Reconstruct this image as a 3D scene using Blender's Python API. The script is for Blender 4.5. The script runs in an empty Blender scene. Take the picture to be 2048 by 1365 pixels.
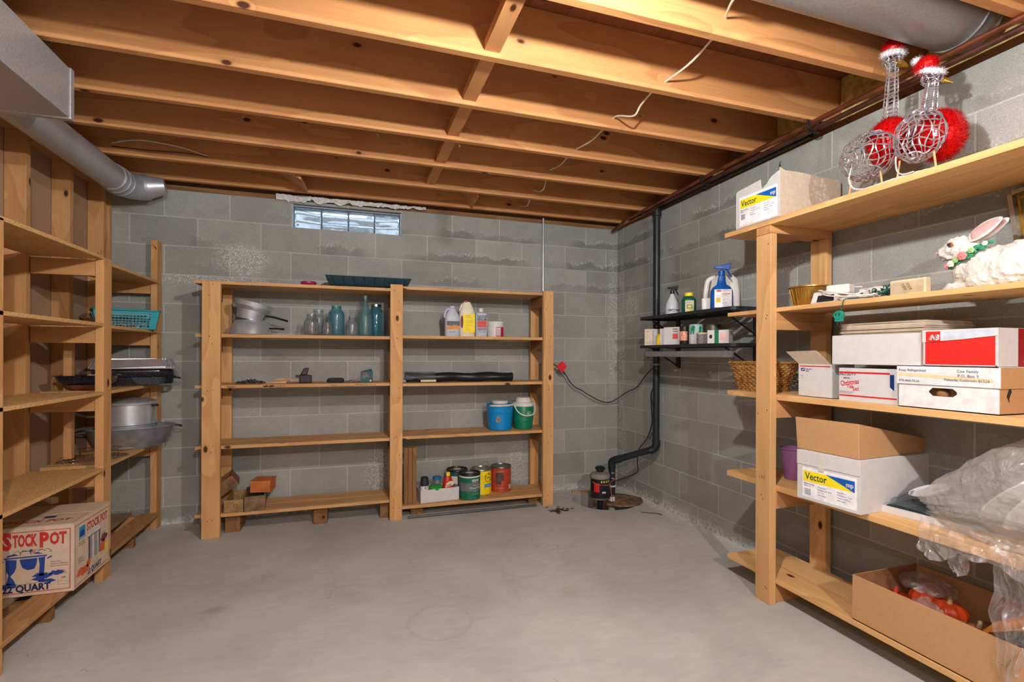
import bpy, bmesh, math, random
from mathutils import Vector, Matrix, noise
random.seed(7)
S = bpy.context.scene
C = S.collection
PI = math.pi
sin, cos = math.sin, math.cos

# ------------------------------------------------------------------ camera, world, lights, exposure
cam_d = bpy.data.cameras.new('camera'); cam = bpy.data.objects.new('camera', cam_d); C.objects.link(cam)
cam_d.sensor_fit = 'HORIZONTAL'; cam_d.sensor_width = 36.0
cam_d.lens = 987.4 / 2048 * 36.0
cam_d.shift_y = 26.5 / 2048
cam_d.clip_start = 0.02
YAW, ROLL = .3138, .0036
fw = Vector((sin(YAW), cos(YAW), 0)); rt = Vector((cos(YAW), -sin(YAW), 0)); up = Vector((0, 0, 1))
rt2 = rt * cos(ROLL) + up * sin(ROLL); up2 = up * cos(ROLL) - rt * sin(ROLL)
cam.matrix_world = Matrix((( rt2.x, up2.x, -fw.x, 0), (rt2.y, up2.y, -fw.y, 0), (rt2.z, up2.z, -fw.z, 1.20), (0, 0, 0, 1)))
S.camera = cam
w = bpy.data.worlds.new('world'); S.world = w; w.use_nodes = True
w.node_tree.nodes['Background'].inputs[0].default_value = (.62, .78, 1.0, 1)
w.node_tree.nodes['Background'].inputs[1].default_value = 2.6
S.view_settings.view_transform = 'Standard'; S.view_settings.look = 'None'
S.view_settings.exposure = 0.68; S.view_settings.gamma = 1.0; S.view_settings.use_curve_mapping = False
BULBS = [((.62, .90, 2.225), 1750., (.98, .98, .97)), ((.55, -1.45, 2.26), 3600., (.97, .98, 1.0)), ((-.6, -.5, 2.26), 700., (.62, .76, 1.0))]   # lamp strengths; second and third bulbs are added fill light

# ------------------------------------------------------------------ helpers
def lin(c):
    return tuple(((v / 255) / 12.92 if v / 255 <= .04045 else ((v / 255 + .055) / 1.055) ** 2.4) for v in c) + (1,)

MATS = {}
def mat(name, col, rough=.6, metal=0., var=.06, scale=30., bump=0., bscale=200., trans=0., alpha=1., coat=0., ior=1.45, sheen=0., spec=.5, col2=None):
    if name in MATS: return MATS[name]
    m = bpy.data.materials.new(name); m.use_nodes = True; nt = m.node_tree; N = nt.nodes; L = nt.links
    b = N['Principled BSDF']
    b.inputs['Roughness'].default_value = rough; b.inputs['Metallic'].default_value = metal
    b.inputs['Transmission Weight'].default_value = trans; b.inputs['Alpha'].default_value = alpha
    b.inputs['Coat Weight'].default_value = coat; b.inputs['IOR'].default_value = ior
    b.inputs['Specular IOR Level'].default_value = spec
    tc = N.new('ShaderNodeTexCoord'); nz = N.new('ShaderNodeTexNoise'); nz.inputs['Scale'].default_value = scale; nz.inputs['Detail'].default_value = 4
    L.new(tc.outputs['Object'], nz.inputs['Vector'])
    mx = N.new('ShaderNodeMix'); mx.data_type = 'RGBA'
    c = lin(col); c2 = lin(col2) if col2 else tuple(max(0, v * (1 - 2.2 * var)) for v in c[:3]) + (1,)
    c1 = c if col2 else tuple(min(1, v * (1 + 1.2 * var)) for v in c[:3]) + (1,)
    mx.inputs[6].default_value = c1; mx.inputs[7].default_value = c2
    mr = N.new('ShaderNodeMapRange'); mr.inputs[1].default_value = .35; mr.inputs[2].default_value = .65
    L.new(nz.outputs['Fac'], mr.inputs[0]); L.new(mr.outputs[0], mx.inputs[0])
    L.new(mx.outputs[2], b.inputs['Base Color'])
    if bump:
        n2 = N.new('ShaderNodeTexNoise'); n2.inputs['Scale'].default_value = bscale; n2.inputs['Detail'].default_value = 5
        L.new(tc.outputs['Object'], n2.inputs['Vector'])
        bp = N.new('ShaderNodeBump'); bp.inputs['Strength'].default_value = bump; bp.inputs['Distance'].default_value = .004
        L.new(n2.outputs['Fac'], bp.inputs['Height']); L.new(bp.outputs[0], b.inputs['Normal'])
    MATS[name] = m
    return m

def wood(name, light, dark, axis='x', ring=9., knots=True, rough=.65, knotcol=(70, 35, 15), stain=0.):
    """sawn softwood: growth rings drawn out along one axis, knots, grain, per-object offset"""
    key = name + axis
    if key in MATS: return MATS[key]
    m = bpy.data.materials.new(key); m.use_nodes = True; nt = m.node_tree; N = nt.nodes; L = nt.links
    b = N['Principled BSDF']; b.inputs['Roughness'].default_value = rough; b.inputs['Specular IOR Level'].default_value = .3
    tc = N.new('ShaderNodeTexCoord'); oi = N.new('ShaderNodeObjectInfo')
    off = N.new('ShaderNodeVectorMath'); off.operation = 'MULTIPLY_ADD'
    cmb = N.new('ShaderNodeCombineXYZ')
    for i in range(3): L.new(oi.outputs['Random'], cmb.inputs[i])
    off.inputs[1].default_value = (17, 23, 31); L.new(cmb.outputs[0], off.inputs[0]); L.new(tc.outputs['Object'], off.inputs[2])
    def mapped(s_along, s_cross):
        mp = N.new('ShaderNodeMapping'); sc = [s_cross] * 3; sc['xyz'.index(axis)] = s_along
        mp.inputs['Scale'].default_value = sc; L.new(off.outputs[0], mp.inputs['Vector']); return mp
    m1 = mapped(.55, 3.2)
    n1 = N.new('ShaderNodeTexNoise'); n1.inputs['Scale'].default_value = 1.0; n1.inputs['Detail'].default_value = 2; n1.inputs['Distortion'].default_value = .5
    L.new(m1.outputs[0], n1.inputs['Vector'])
    mul = N.new('ShaderNodeMath'); mul.operation = 'MULTIPLY'; mul.inputs[1].default_value = ring; L.new(n1.outputs['Fac'], mul.inputs[0])
    # knots bend the rings
    m3 = mapped(4.2, 7.8); vo = N.new('ShaderNodeTexVoronoi'); vo.inputs['Scale'].default_value = 1.0; vo.inputs['Randomness'].default_value = 1
    L.new(m3.outputs[0], vo.inputs['Vector'])
    kd = N.new('ShaderNodeMapRange'); kd.inputs[1].default_value = 0; kd.inputs[2].default_value = .26; kd.inputs[3].default_value = .9; kd.inputs[4].default_value = 0
    L.new(vo.outputs['Distance'], kd.inputs[0])
    ad = N.new('ShaderNodeMath'); ad.operation = 'ADD'; L.new(mul.outputs[0], ad.inputs[0])
    if knots: L.new(kd.outputs[0], ad.inputs[1])
    else: ad.inputs[1].default_value = 0
    fr = N.new('ShaderNodeMath'); fr.operation = 'FRACT'; L.new(ad.outputs[0], fr.inputs[0])
    rp = N.new('ShaderNodeValToRGB'); e = rp.color_ramp.elements
    e[0].position = 0; e[0].color = (0, 0, 0, 1); e[1].position = .8; e[1].color = (.75, .75, .75, 1)
    x = rp.color_ramp.elements.new(.93); x.color = (1, 1, 1, 1); x = rp.color_ramp.elements.new(1.0); x.color = (0, 0, 0, 1)
    L.new(fr.outputs[0], rp.inputs[0])
    m2 = mapped(4, 180); n2 = N.new('ShaderNodeTexNoise'); n2.inputs['Scale'].default_value = 1; n2.inputs['Detail'].default_value = 3; L.new(m2.outputs[0], n2.inputs['Vector'])
    m4 = mapped(1.2, 3); n4 = N.new('ShaderNodeTexNoise'); n4.inputs['Scale'].default_value = 1.3; n4.inputs['Detail'].default_value = 3; L.new(m4.outputs[0], n4.inputs['Vector'])
    f1 = N.new('ShaderNodeMath'); f1.operation = 'MULTIPLY_ADD'; f1.inputs[1].default_value = .40; L.new(rp.outputs[0], f1.inputs[0])
    f0 = N.new('ShaderNodeMath'); f0.operation = 'MULTIPLY'; f0.inputs[1].default_value = .45; L.new(n2.outputs['Fac'], f0.inputs[0]); L.new(f0.outputs[0], f1.inputs[2])
    f2 = N.new('ShaderNodeMath'); f2.operation = 'MULTIPLY_ADD'; f2.inputs[1].default_value = .5 + stain; L.new(n4.outputs['Fac'], f2.inputs[0]); L.new(f1.outputs[0], f2.inputs[2])
    f3 = N.new('ShaderNodeMath'); f3.operation = 'SUBTRACT'; f3.inputs[1].default_value = .28; f3.use_clamp = True; L.new(f2.outputs[0], f3.inputs[0])
    mx = N.new('ShaderNodeMix'); mx.data_type = 'RGBA'; mx.inputs[6].default_value = lin(light); mx.inputs[7].default_value = lin(dark); L.new(f3.outputs[0], mx.inputs[0])
    out = mx.outputs[2]
    if knots:
        kr = N.new('ShaderNodeMapRange'); kr.inputs[1].default_value = .07; kr.inputs[2].default_value = .115; kr.inputs[3].default_value = 1; kr.inputs[4].default_value = 0
        L.new(vo.outputs['Distance'], kr.inputs[0])
        mk = N.new('ShaderNodeMix'); mk.data_type = 'RGBA'; mk.inputs[7].default_value = lin(knotcol); L.new(out, mk.inputs[6]); L.new(kr.outputs[0], mk.inputs[0]); out = mk.outputs[2]
    L.new(out, b.inputs['Base Color'])
    bp = N.new('ShaderNodeBump'); bp.inputs['Strength'].default_value = .12; bp.inputs['Distance'].default_value = .002; L.new(n2.outputs['Fac'], bp.inputs['Height']); L.new(bp.outputs[0], b.inputs['Normal'])
    MATS[key] = m
    return m

class MB:
    def __init__(s): s.v = []; s.f = []
    def add(s, vs, fs):
        o = len(s.v); s.v += [tuple(v) for v in vs]; s.f += [tuple(i + o for i in f) for f in fs]; return s
    def box(s, x0, x1, y0, y1, z0, z1):
        return s.add([(x0,y0,z0),(x1,y0,z0),(x1,y1,z0),(x0,y1,z0),(x0,y0,z1),(x1,y0,z1),(x1,y1,z1),(x0,y1,z1)],
                     [(0,3,2,1),(4,5,6,7),(0,1,5,4),(1,2,6,5),(2,3,7,6),(3,0,4,7)])
    def hexa(s, b4, t4):
        return s.add(list(b4) + list(t4), [(3,2,1,0),(4,5,6,7),(0,1,5,4),(1,2,6,5),(2,3,7,6),(3,0,4,7)])
    def prism(s, pts, d, e0, e1):
        """pts 2D polygon mapped through d(u,v,w); extruded w from e0 to e1"""
        n = len(pts)
        return s.add([d(u, v, e0) for u, v in pts] + [d(u, v, e1) for u, v in pts],
                     [tuple(range(n))[::-1], tuple(range(n, 2*n))] + [(i, (i+1) % n, n+(i+1) % n, n+i) for i in range(n)])
    def tube(s, pts, r, n=8, closed=False, caps=True, smooth=0):
        P = [Vector(p) for p in pts]
        if smooth: P = catmull(P, smooth, closed)
        rr = r if callable(r) else (lambda t: r)
        m = len(P); T = []
        for i in range(m):
            a = P[(i-1) % m] if (closed or i > 0) else P[i]; b = P[(i+1) % m] if (closed or i < m-1) else P[i]
            t = (b - a); T.append(t.normalized() if t.length > 1e-9 else Vector((0, 0, 1)))
        u = T[0].orthogonal().normalized(); o = len(s.v); vs = []; fs = []
        for i in range(m):
            u = (u - T[i] * u.dot(T[i])); u = u.normalized() if u.length > 1e-6 else T[i].orthogonal().normalized()
            w_ = T[i].cross(u); R = rr(i / max(1, m-1))
            for k in range(n): a = 2*PI*k/n; vs.append(P[i] + u*(cos(a)*R) + w_*(sin(a)*R))
        for i in range(m if closed else m-1):
            j = (i+1) % m
            for k in range(n): fs.append((i*n+k, i*n+(k+1) % n, j*n+(k+1) % n, j*n+k))
        if caps and not closed: fs.append(tuple(range(n))[::-1]); fs.append(tuple(range((m-1)*n, m*n)))
        return s.add(vs, fs)
    def lathe(s, prof, n=32, c=(0, 0, 0), sx=1, sy=1, sq=0):
        vs = []; fs = []; m = len(prof)
        for r, z in prof:
            for k in range(n):
                a = 2*PI*k/n; ca, sa = cos(a), sin(a)
                if sq:   # rounded-square outline
                    q = (abs(ca)**sq + abs(sa)**sq) ** (-1/sq); ca *= q; sa *= q
                vs.append((c[0] + r*ca*sx, c[1] + r*sa*sy, c[2] + z))
        for i in range(m-1):
            for k in range(n): fs.append((i*n+k, i*n+(k+1) % n, (i+1)*n+(k+1) % n, (i+1)*n+k))
        if prof[0][0] > 1e-6 and prof[0] != prof[-1]: fs.append(tuple(range(n))[::-1])
        if prof[-1][0] > 1e-6 and prof[0] != prof[-1]: fs.append(tuple(range((m-1)*n, m*n)))
        return s.add(vs, fs)
    def ball(s, c, rx, ry=None, rz=None, n=16, m=10):
        ry = ry or rx; rz = rz or rx
        vs = []; fs = []
        for i in range(m+1):
            t = PI*i/m
            for k in range(n): a = 2*PI*k/n; vs.append((c[0]+rx*sin(t)*cos(a), c[1]+ry*sin(t)*sin(a), c[2]-rz*cos(t)))
        for i in range(m):
            for k in range(n): fs.append((i*n+k, i*n+(k+1) % n, (i+1)*n+(k+1) % n, (i+1)*n+k))
        return s.add(vs, fs)
    def cyl(s, p0, p1, r, n=16): return s.tube([p0, p1], r, n)
    def grid(s, fn, nu, nv):
        vs = [fn(i/nu, j/nv) for j in range(nv+1) for i in range(nu+1)]
        return s.add(vs, [(j*(nu+1)+i, j*(nu+1)+i+1, (j+1)*(nu+1)+i+1, (j+1)*(nu+1)+i) for j in range(nv) for i in range(nu)])
    def xf(s, M): s.v = [tuple(M @ Vector(v)) for v in s.v]; return s
    def build(s, name, m, parent=None, world=False, smooth=False, bevel=0, solid=0, label=None, nrm=True):
        vs = s.v
        if world and parent is not None:
            p = parent
            while p.parent: p = p.parent
            l = p.location; vs = [(v[0]-l.x, v[1]-l.y, v[2]-l.z) for v in vs]
        me = bpy.data.meshes.new(name); me.from_pydata(vs, [], s.f)
        bm = bmesh.new(); bm.from_mesh(me)
        bmesh.ops.remove_doubles(bm, verts=bm.verts, dist=1e-6)
        if nrm: bmesh.ops.recalc_face_normals(bm, faces=bm.faces)
        bm.to_mesh(me); bm.free()
        me.materials.append(m)
        if smooth:
            for p in me.polygons: p.use_smooth = True
            try: me.set_sharp_from_angle(angle=math.radians(40))
            except Exception: pass
        o = bpy.data.objects.new(name, me); C.objects.link(o)
        if parent is not None: o.parent = parent
        if bevel:
            b = o.modifiers.new('bevel', 'BEVEL'); b.width = bevel; b.segments = 2; b.limit_method = 'ANGLE'
        if solid:
            b = o.modifiers.new('solid', 'SOLIDIFY'); b.thickness = solid; b.offset = 0
        if label: o['label'] = label
        return o

def catmull(P, k, closed=False):
    out = []; n = len(P)
    for i in range(n if closed else n-1):
        p0 = P[(i-1) % n] if (closed or i > 0) else P[i]; p1 = P[i]; p2 = P[(i+1) % n]; p3 = P[(i+2) % n] if (closed or i < n-2) else p2
        for j in range(k):
            t = j/k
            out.append(.5*((2*p1) + (p2-p0)*t + (2*p0-5*p1+4*p2-p3)*t*t + (3*p1-p0-3*p2+p3)*t**3))
    if not closed: out.append(P[-1])
    return out

OFF = (0, 0, 0)      # where the shelf being filled stands
def T(name, label, cat, loc=(0, 0, 0), rz=0, group=None, rot=None):
    o = bpy.data.objects.new(name, None); C.objects.link(o); o.location = (loc[0]+OFF[0], loc[1]+OFF[1], loc[2]+OFF[2]); o.rotation_euler = rot or (0, 0, rz)
    o.empty_display_size = .05
    o['label'] = label; o['category'] = cat
    if group: o['group'] = group
    return o
def tag(o, label, cat, group=None):
    o['label'] = label; o['category'] = cat
    if group: o['group'] = group
    return o
def struct(o): o['kind'] = 'structure'; return o

# frames map (u, v, w) to local space: u along the face, v up, w outward
def fr_front(x0=0, y=0, z0=0): return lambda u, v, w_: (x0+u, y-w_, z0+v)          # faces -Y
def fr_right(x=0, y0=0, z0=0): return lambda u, v, w_: (x+w_, y0+u, z0+v)           # faces +X, u along +Y
def fr_left(x=0, y1=0, z0=0): return lambda u, v, w_: (x-w_, y1-u, z0+v)            # faces -X, u along -Y
def fr_top(x0=0, y0=0, z=0): return lambda u, v, w_: (x0+u, y0+v, z+w_)
def fr_cyl(R, z0=0, a0=0): return lambda u, v, w_: ((R+w_)*sin(u/R+a0), -(R+w_)*cos(u/R+a0), z0+v)

def text_mesh(s, size, bold=0, italic=0):
    cu = bpy.data.curves.new('t', 'FONT'); cu.body = s; cu.size = size; cu.offset = bold*size; cu.shear = italic; cu.resolution_u = 2
    cu.fill_mode = 'FRONT'
    o = bpy.data.objects.new('t', cu); C.objects.link(o)
    bpy.context.view_layer.update()
    ev = o.evaluated_get(bpy.context.evaluated_depsgraph_get()); me = ev.to_mesh()
    vs = [(v.co.x, v.co.y) for v in me.vertices]; fs = [tuple(p.vertices) for p in me.polygons]
    ev.to_mesh_clear(); bpy.data.objects.remove(o); bpy.data.curves.remove(cu)
    return vs, fs
def put_text(mb, items, d, off=.0009):
    """items: (string, size, u, v[, bold, width, angle]) laid onto the frame d"""
    for it in items:
        s, size, u, v = it[:4]; bold = it[4] if len(it) > 4 else 0; wd = it[5] if len(it) > 5 else None; ang = it[6] if len(it) > 6 else 0
        vs, fs = text_mesh(s, size, bold)
        if not vs: continue
        x0 = min(p[0] for p in vs); x1 = max(p[0] for p in vs); k = (wd/(x1-x0)) if wd else 1
        ca, sa = cos(ang), sin(ang); out = []
        for x, y in vs:
            x = (x-x0)*k; out.append(d(u + x*ca - y*sa, v + x*sa + y*ca, off))
        mb.add(out, fs)
    return mb
def text(parent, name, items, d, m, off=.0009, label=None):
    return put_text(MB(), items, d, off).build(name, m, parent, nrm=False, label=label)
def decal(parent, name, polys, d, m, off=.0004, label=None, nu=1):
    mb = MB()
    for p in polys:
        if len(p) == 4 and isinstance(p[0], (int, float)):      # rectangle u0,u1,v0,v1
            u0, u1, v0, v1 = p
            mb.grid(lambda a, b: d(u0+(u1-u0)*a, v0+(v1-v0)*b, off), nu, 1)
        else: mb.prism(p, d, off*.5, off)
    return mb.build(name, m, parent, nrm=False, label=label)
def ring(u0, u1, v0, v1, t): return [(u0, u1, v0, v0+t), (u0, u1, v1-t, v1), (u0, u0+t, v0+t, v1-t), (u1-t, u1, v0+t, v1-t)]
def blob(cx, cy, rx, ry, n=20, j=0., seed=0):
    r = random.Random(seed)
    return [(cx + rx*cos(2*PI*i/n)*(1+r.uniform(-j, j)), cy + ry*sin(2*PI*i/n)*(1+r.uniform(-j, j))) for i in range(n)]
def fuzz(mb, c, rx, ry, rz, n, ln, wd=.0012, zmin=-1, zmax=1):
    r = random.Random(int(c[0]*1000+c[2]*777+n))
    for _ in range(n):
        z = r.uniform(zmin, zmax); a = r.uniform(0, 2*PI); q = math.sqrt(max(0, 1-z*z)); d = Vector((q*cos(a), q*sin(a), z))
        p = Vector((c[0]+rx*d.x, c[1]+ry*d.y, c[2]+rz*d.z)); d2 = (d + Vector((r.uniform(-.7, .7), r.uniform(-.7, .7), r.uniform(-.7, .7)))).normalized()
        t = d2.orthogonal().normalized() * wd; e = p + d2*ln*r.uniform(.5, 1.1)
        mb.add([p-t, p+t, e+t*.6, e-t*.6], [(0, 1, 2, 3)])
    return mb
def crumple(fn, amp, sc, seed=0):
    def g(u, v):
        p = Vector(fn(u, v)); q = p*sc + Vector((seed, seed*2.3, 0))
        n1 = noise.noise_vector(q); n2 = noise.noise_vector(q*2.7)
        a = 1 - 2*abs(noise.noise(q*1.3)); b = 1-2*abs(noise.noise(q*3.1+Vector((9, 9, 9))))
        return p + n1*amp*.6 + n2*amp*.35 + Vector((a, -b, a*b))*amp*.45
    return g

# ------------------------------------------------------------------ materials
def block_mat(name, u_axis, u0, z0, shift):
    m = bpy.data.materials.new(name); m.use_nodes = True; nt = m.node_tree; N = nt.nodes; L = nt.links; b = N['Principled BSDF']
    b.inputs['Roughness'].default_value = .92; b.inputs['Specular IOR Level'].default_value = .15
    tc = N.new('ShaderNodeTexCoord'); sp = N.new('ShaderNodeSeparateXYZ'); L.new(tc.outputs['Object'], sp.inputs[0])
    cb = N.new('ShaderNodeCombineXYZ')
    def math_(op, a, c=None):
        n = N.new('ShaderNodeMath'); n.operation = op
        for i, v in enumerate((a, c)):
            if v is None: continue
            if isinstance(v, (int, float)): n.inputs[i].default_value = v
            else: L.new(v, n.inputs[i])
        return n.outputs[0]
    U = math_('SUBTRACT', sp.outputs[u_axis], u0); V = math_('SUBTRACT', sp.outputs[2], z0)
    L.new(U, cb.inputs[0]); L.new(V, cb.inputs[1])
    br = N.new('ShaderNodeTexBrick'); br.offset = .5; br.offset_frequency = 2; br.squash = 1
    br.inputs['Scale'].default_value = 1; br.inputs['Brick Width'].default_value = .4064; br.inputs['Row Height'].default_value = .2032
    br.inputs['Mortar Size'].default_value = .0050; br.inputs['Mortar Smooth'].default_value = .35; br.inputs['Bias'].default_value = 0
    br.inputs['Color1'].default_value = lin((147, 148, 143)); br.inputs['Color2'].default_value = lin((165, 166, 161)); br.inputs['Mortar'].default_value = lin((181, 181, 174))
    L.new(cb.outputs[0], br.inputs['Vector'])
    def nz(scale, det=5, rough=.6, vec=None, off=0):
        n = N.new('ShaderNodeTexNoise'); n.inputs['Scale'].default_value = scale; n.inputs['Detail'].default_value = det; n.inputs['Roughness'].default_value = rough
        if off:
            mp = N.new('ShaderNodeMapping'); mp.inputs['Location'].default_value = (off, off, off); L.new(vec or tc.outputs['Object'], mp.inputs[0]); L.new(mp.outputs[0], n.inputs['Vector'])
        else: L.new(vec or tc.outputs['Object'], n.inputs['Vector'])
        return n.outputs['Fac']
    def mix(f, a, c, mode='MIX'):
        n = N.new('ShaderNodeMix'); n.data_type = 'RGBA'; n.blend_type = mode
        for i, v in ((0, f), (6, a), (7, c)):
            if isinstance(v, (int, float)): n.inputs[i].default_value = v
            elif isinstance(v, tuple): n.inputs[i].default_value = v
            else: L.new(v, n.inputs[i])
        return n.outputs[2]
    def rng(v, a, c, d=0., e=1.):
        n = N.new('ShaderNodeMapRange'); n.inputs[1].default_value = a; n.inputs[2].default_value = c; n.inputs[3].default_value = d; n.inputs[4].default_value = e; L.new(v, n.inputs[0]); return n.outputs[0]
    col = br.outputs['Color']
    col = mix(.55, col, mix(rng(nz(260, 3), .3, .7), (.62, .62, .60, 1), (1.25, 1.25, 1.25, 1)), 'MULTIPLY')
    col = mix(.6, col, mix(rng(nz(3.2, 4), .3, .7), (.80, .80, .79, 1), (1.14, 1.14, 1.12, 1)), 'MULTIPLY')
    # damp darker bands along the lower edge of each upper course, with a white salt rim
    fz = math_('FRACT', math_('DIVIDE', V, .2032)); wob = nz(7, 4)
    edge = math_('ADD', fz, math_('MULTIPLY', math_('SUBTRACT', wob, .5), .9))
    high = rng(sp.outputs[2], 1.55, 1.95)
    damp = math_('MULTIPLY', math_('MULTIPLY', rng(edge, .34, .22), rng(nz(1.7, 2), .46, .56)), high)
    col = mix(math_('MULTIPLY', damp, .5), col, (.12, .12, .115, 1))
    rim = math_('MULTIPLY', math_('MULTIPLY', math_('MULTIPLY', rng(edge, .22, .30), rng(edge, .40, .33)), rng(nz(1.7, 2), .46, .56)), high)
    salt = rng(nz(75, 4, .7), .52, .60)
    col = mix(math_('MULTIPLY', math_('MULTIPLY', rim, salt), .75), col, (.62, .62, .60, 1))
    # salt at the foot of the wall
    foot = math_('MULTIPLY', rng(math_('ADD', sp.outputs[2], math_('MULTIPLY', nz(5, 4), -.14)), -.01, -.07), rng(nz(40, 5, .7), .40, .56))
    col = mix(math_('MULTIPLY', foot, .85), col, (.68, .68, .67, 1))
    if shift is not None:   # salt bloom next to the corner and in patches named by place
        for (cu, cv, ru, rv, amt) in shift:
            du = math_('DIVIDE', math_('SUBTRACT', sp.outputs[u_axis], cu), ru); dv = math_('DIVIDE', math_('SUBTRACT', sp.outputs[2], cv), rv)
            dist = math_('ADD', math_('ADD', math_('MULTIPLY', du, du), math_('MULTIPLY', dv, dv)), math_('MULTIPLY', math_('SUBTRACT', nz(9, 5), .5), 1.6))
            mk = math_('MULTIPLY', rng(dist, 1.1, .35), rng(nz(95, 4, .7), .50, .58))
            col = mix(math_('MULTIPLY', mk, amt), col, (.60, .60, .58, 1))
    L.new(col, b.inputs['Base Color'])
    bp = N.new('ShaderNodeBump'); bp.inputs['Strength'].default_value = .5; bp.inputs['Distance'].default_value = .004
    hh = math_('ADD', math_('MULTIPLY', br.outputs['Fac'], -.8), math_('MULTIPLY', nz(190, 4), .5)); L.new(hh, bp.inputs['Height']); L.new(bp.outputs[0], b.inputs['Normal'])
    return m

def floor_mat():
    m = bpy.data.materials.new('concrete_floor'); m.use_nodes = True; nt = m.node_tree; N = nt.nodes; L = nt.links; b = N['Principled BSDF']
    b.inputs['Roughness'].default_value = .8; b.inputs['Specular IOR Level'].default_value = .25
    tc = N.new('ShaderNodeTexCoord')
    def nz(scale, det=5, dist=0., rough=.6, sc=None):
        n = N.new('ShaderNodeTexNoise'); n.inputs['Scale'].default_value = scale; n.inputs['Detail'].default_value = det; n.inputs['Distortion'].default_value = dist; n.inputs['Roughness'].default_value = rough
        if sc:
            mp = N.new('ShaderNodeMapping'); mp.inputs['Scale'].default_value = sc; mp.inputs['Rotation'].default_value = (0, 0, .25); L.new(tc.outputs['Object'], mp.inputs[0]); L.new(mp.outputs[0], n.inputs['Vector'])
        else: L.new(tc.outputs['Object'], n.inputs['Vector'])
        return n.outputs['Fac']
    def mix(f, a, c, mode='MIX'):
        n = N.new('ShaderNodeMix'); n.data_type = 'RGBA'; n.blend_type = mode
        for i, v in ((0, f), (6, a), (7, c)):
            if isinstance(v, (int, float)): n.inputs[i].default_value = v
            elif isinstance(v, tuple): n.inputs[i].default_value = v
            else: L.new(v, n.inputs[i])
        return n.outputs[2]
    def rng(v, a, c, d=0., e=1.):
        n = N.new('ShaderNodeMapRange'); n.inputs[1].default_value = a; n.inputs[2].default_value = c; n.inputs[3].default_value = d; n.inputs[4].default_value = e; L.new(v, n.inputs[0]); return n.outputs[0]
    def mth(op, a, c=None):
        n = N.new('ShaderNodeMath'); n.operation = op
        for i, v in enumerate((a, c)):
            if v is None: continue
            if isinstance(v, (int, float)): n.inputs[i].default_value = v
            else: L.new(v, n.inputs[i])
        return n.outputs[0]
    col = mix(rng(nz(1.6, 5, .3), .3, .7), lin((172, 170, 165)), lin((196, 194, 188)))
    col = mix(.5, col, mix(rng(nz(9, 6, .5, .7, (1, 3, 1)), .3, .7), (.84, .84, .84, 1), (1.1, 1.1, 1.1, 1)), 'MULTIPLY')
    col = mix(.35, col, mix(rng(nz(330, 2), .3, .7), (.75, .75, .75, 1), (1.15, 1.15, 1.15, 1)), 'MULTIPLY')
    # hairline cracks
    vo = N.new('ShaderNodeTexVoronoi'); vo.feature = 'DISTANCE_TO_EDGE'; vo.inputs['Scale'].default_value = .95
    wa = N.new('ShaderNodeTexNoise'); wa.inputs['Scale'].default_value = 5; wa.inputs['Detail'].default_value = 5; L.new(tc.outputs['Object'], wa.inputs['Vector'])
    vm = N.new('ShaderNodeVectorMath'); vm.operation = 'MULTIPLY_ADD'; vm.inputs[1].default_value = (.22, .22, .22); L.new(wa.outputs['Color'], vm.inputs[0]); L.new(tc.outputs['Object'], vm.inputs[2]); L.new(vm.outputs[0], vo.inputs['Vector'])
    cr = mth('MULTIPLY', rng(vo.outputs['Distance'], .0022, .0008), rng(nz(1.4, 2), .52, .58))
    col = mix(mth('MULTIPLY', cr, .35), col, (.16, .15, .14, 1))
    # ring marks and a rusty spot
    sp = N.new('ShaderNodeSeparateXYZ'); L.new(tc.outputs['Object'], sp.inputs[0])
    for (cx, cy, r, a) in ((.38, 2.2, .14, .16), (.92, 2.62, .12, .14), (1.25, 2.72, .12, .12)):
        d = mth('SQRT', mth('ADD', mth('POWER', mth('SUBTRACT', sp.outputs[0], cx), 2.), mth('POWER', mth('SUBTRACT', sp.outputs[1], cy), 2.)))
        d = mth('ADD', d, mth('MULTIPLY', mth('SUBTRACT', nz(8, 3), .5), .05))
        rr = mth('MULTIPLY', rng(d, r-.012, r), rng(d, r+.014, r))
        col = mix(mth('MULTIPLY', rr, a), col, (.22, .20, .18, 1))
    for (cx, cy, r, a, c3) in ((-.6, 2.62, .06, .45, (.26, .20, .15, 1)), (1.05, 2.28, .07, .3, (.30, .25, .20, 1)), (1.75, 1.05, .12, .55, (.20, .20, .20, 1))):
        d = mth('SQRT', mth('ADD', mth('POWER', mth('SUBTRACT', sp.outputs[0], cx), 2.), mth('POWER', mth('SUBTRACT', sp.outputs[1], cy), 2.)))
        d = mth('ADD', d, mth('MULTIPLY', mth('SUBTRACT', nz(25, 5, 0, .8), .5), .14))
        col = mix(mth('MULTIPLY', rng(d, r, r*.2), a), col, c3)
    # salt line near the two block walls
    dw = mth('MINIMUM', mth('SUBTRACT', 4.029, sp.outputs[1]), mth('SUBTRACT', 2.329, sp.outputs[0]))
    sl = mth('MULTIPLY', rng(mth('ADD', dw, mth('MULTIPLY', mth('SUBTRACT', nz(6, 5), .5), .35)), .13, .02), rng(nz(28, 5, 0, .75), .42, .55))
    col = mix(mth('MULTIPLY', sl, .75), col, (.66, .66, .65, 1))
    L.new(col, b.inputs['Base Color'])
    bp = N.new('ShaderNodeBump'); bp.inputs['Strength'].default_value = .25; bp.inputs['Distance'].default_value = .003; L.new(nz(45, 6, 0, .7), bp.inputs['Height']); L.new(bp.outputs[0], b.inputs['Normal'])
    return m

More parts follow.
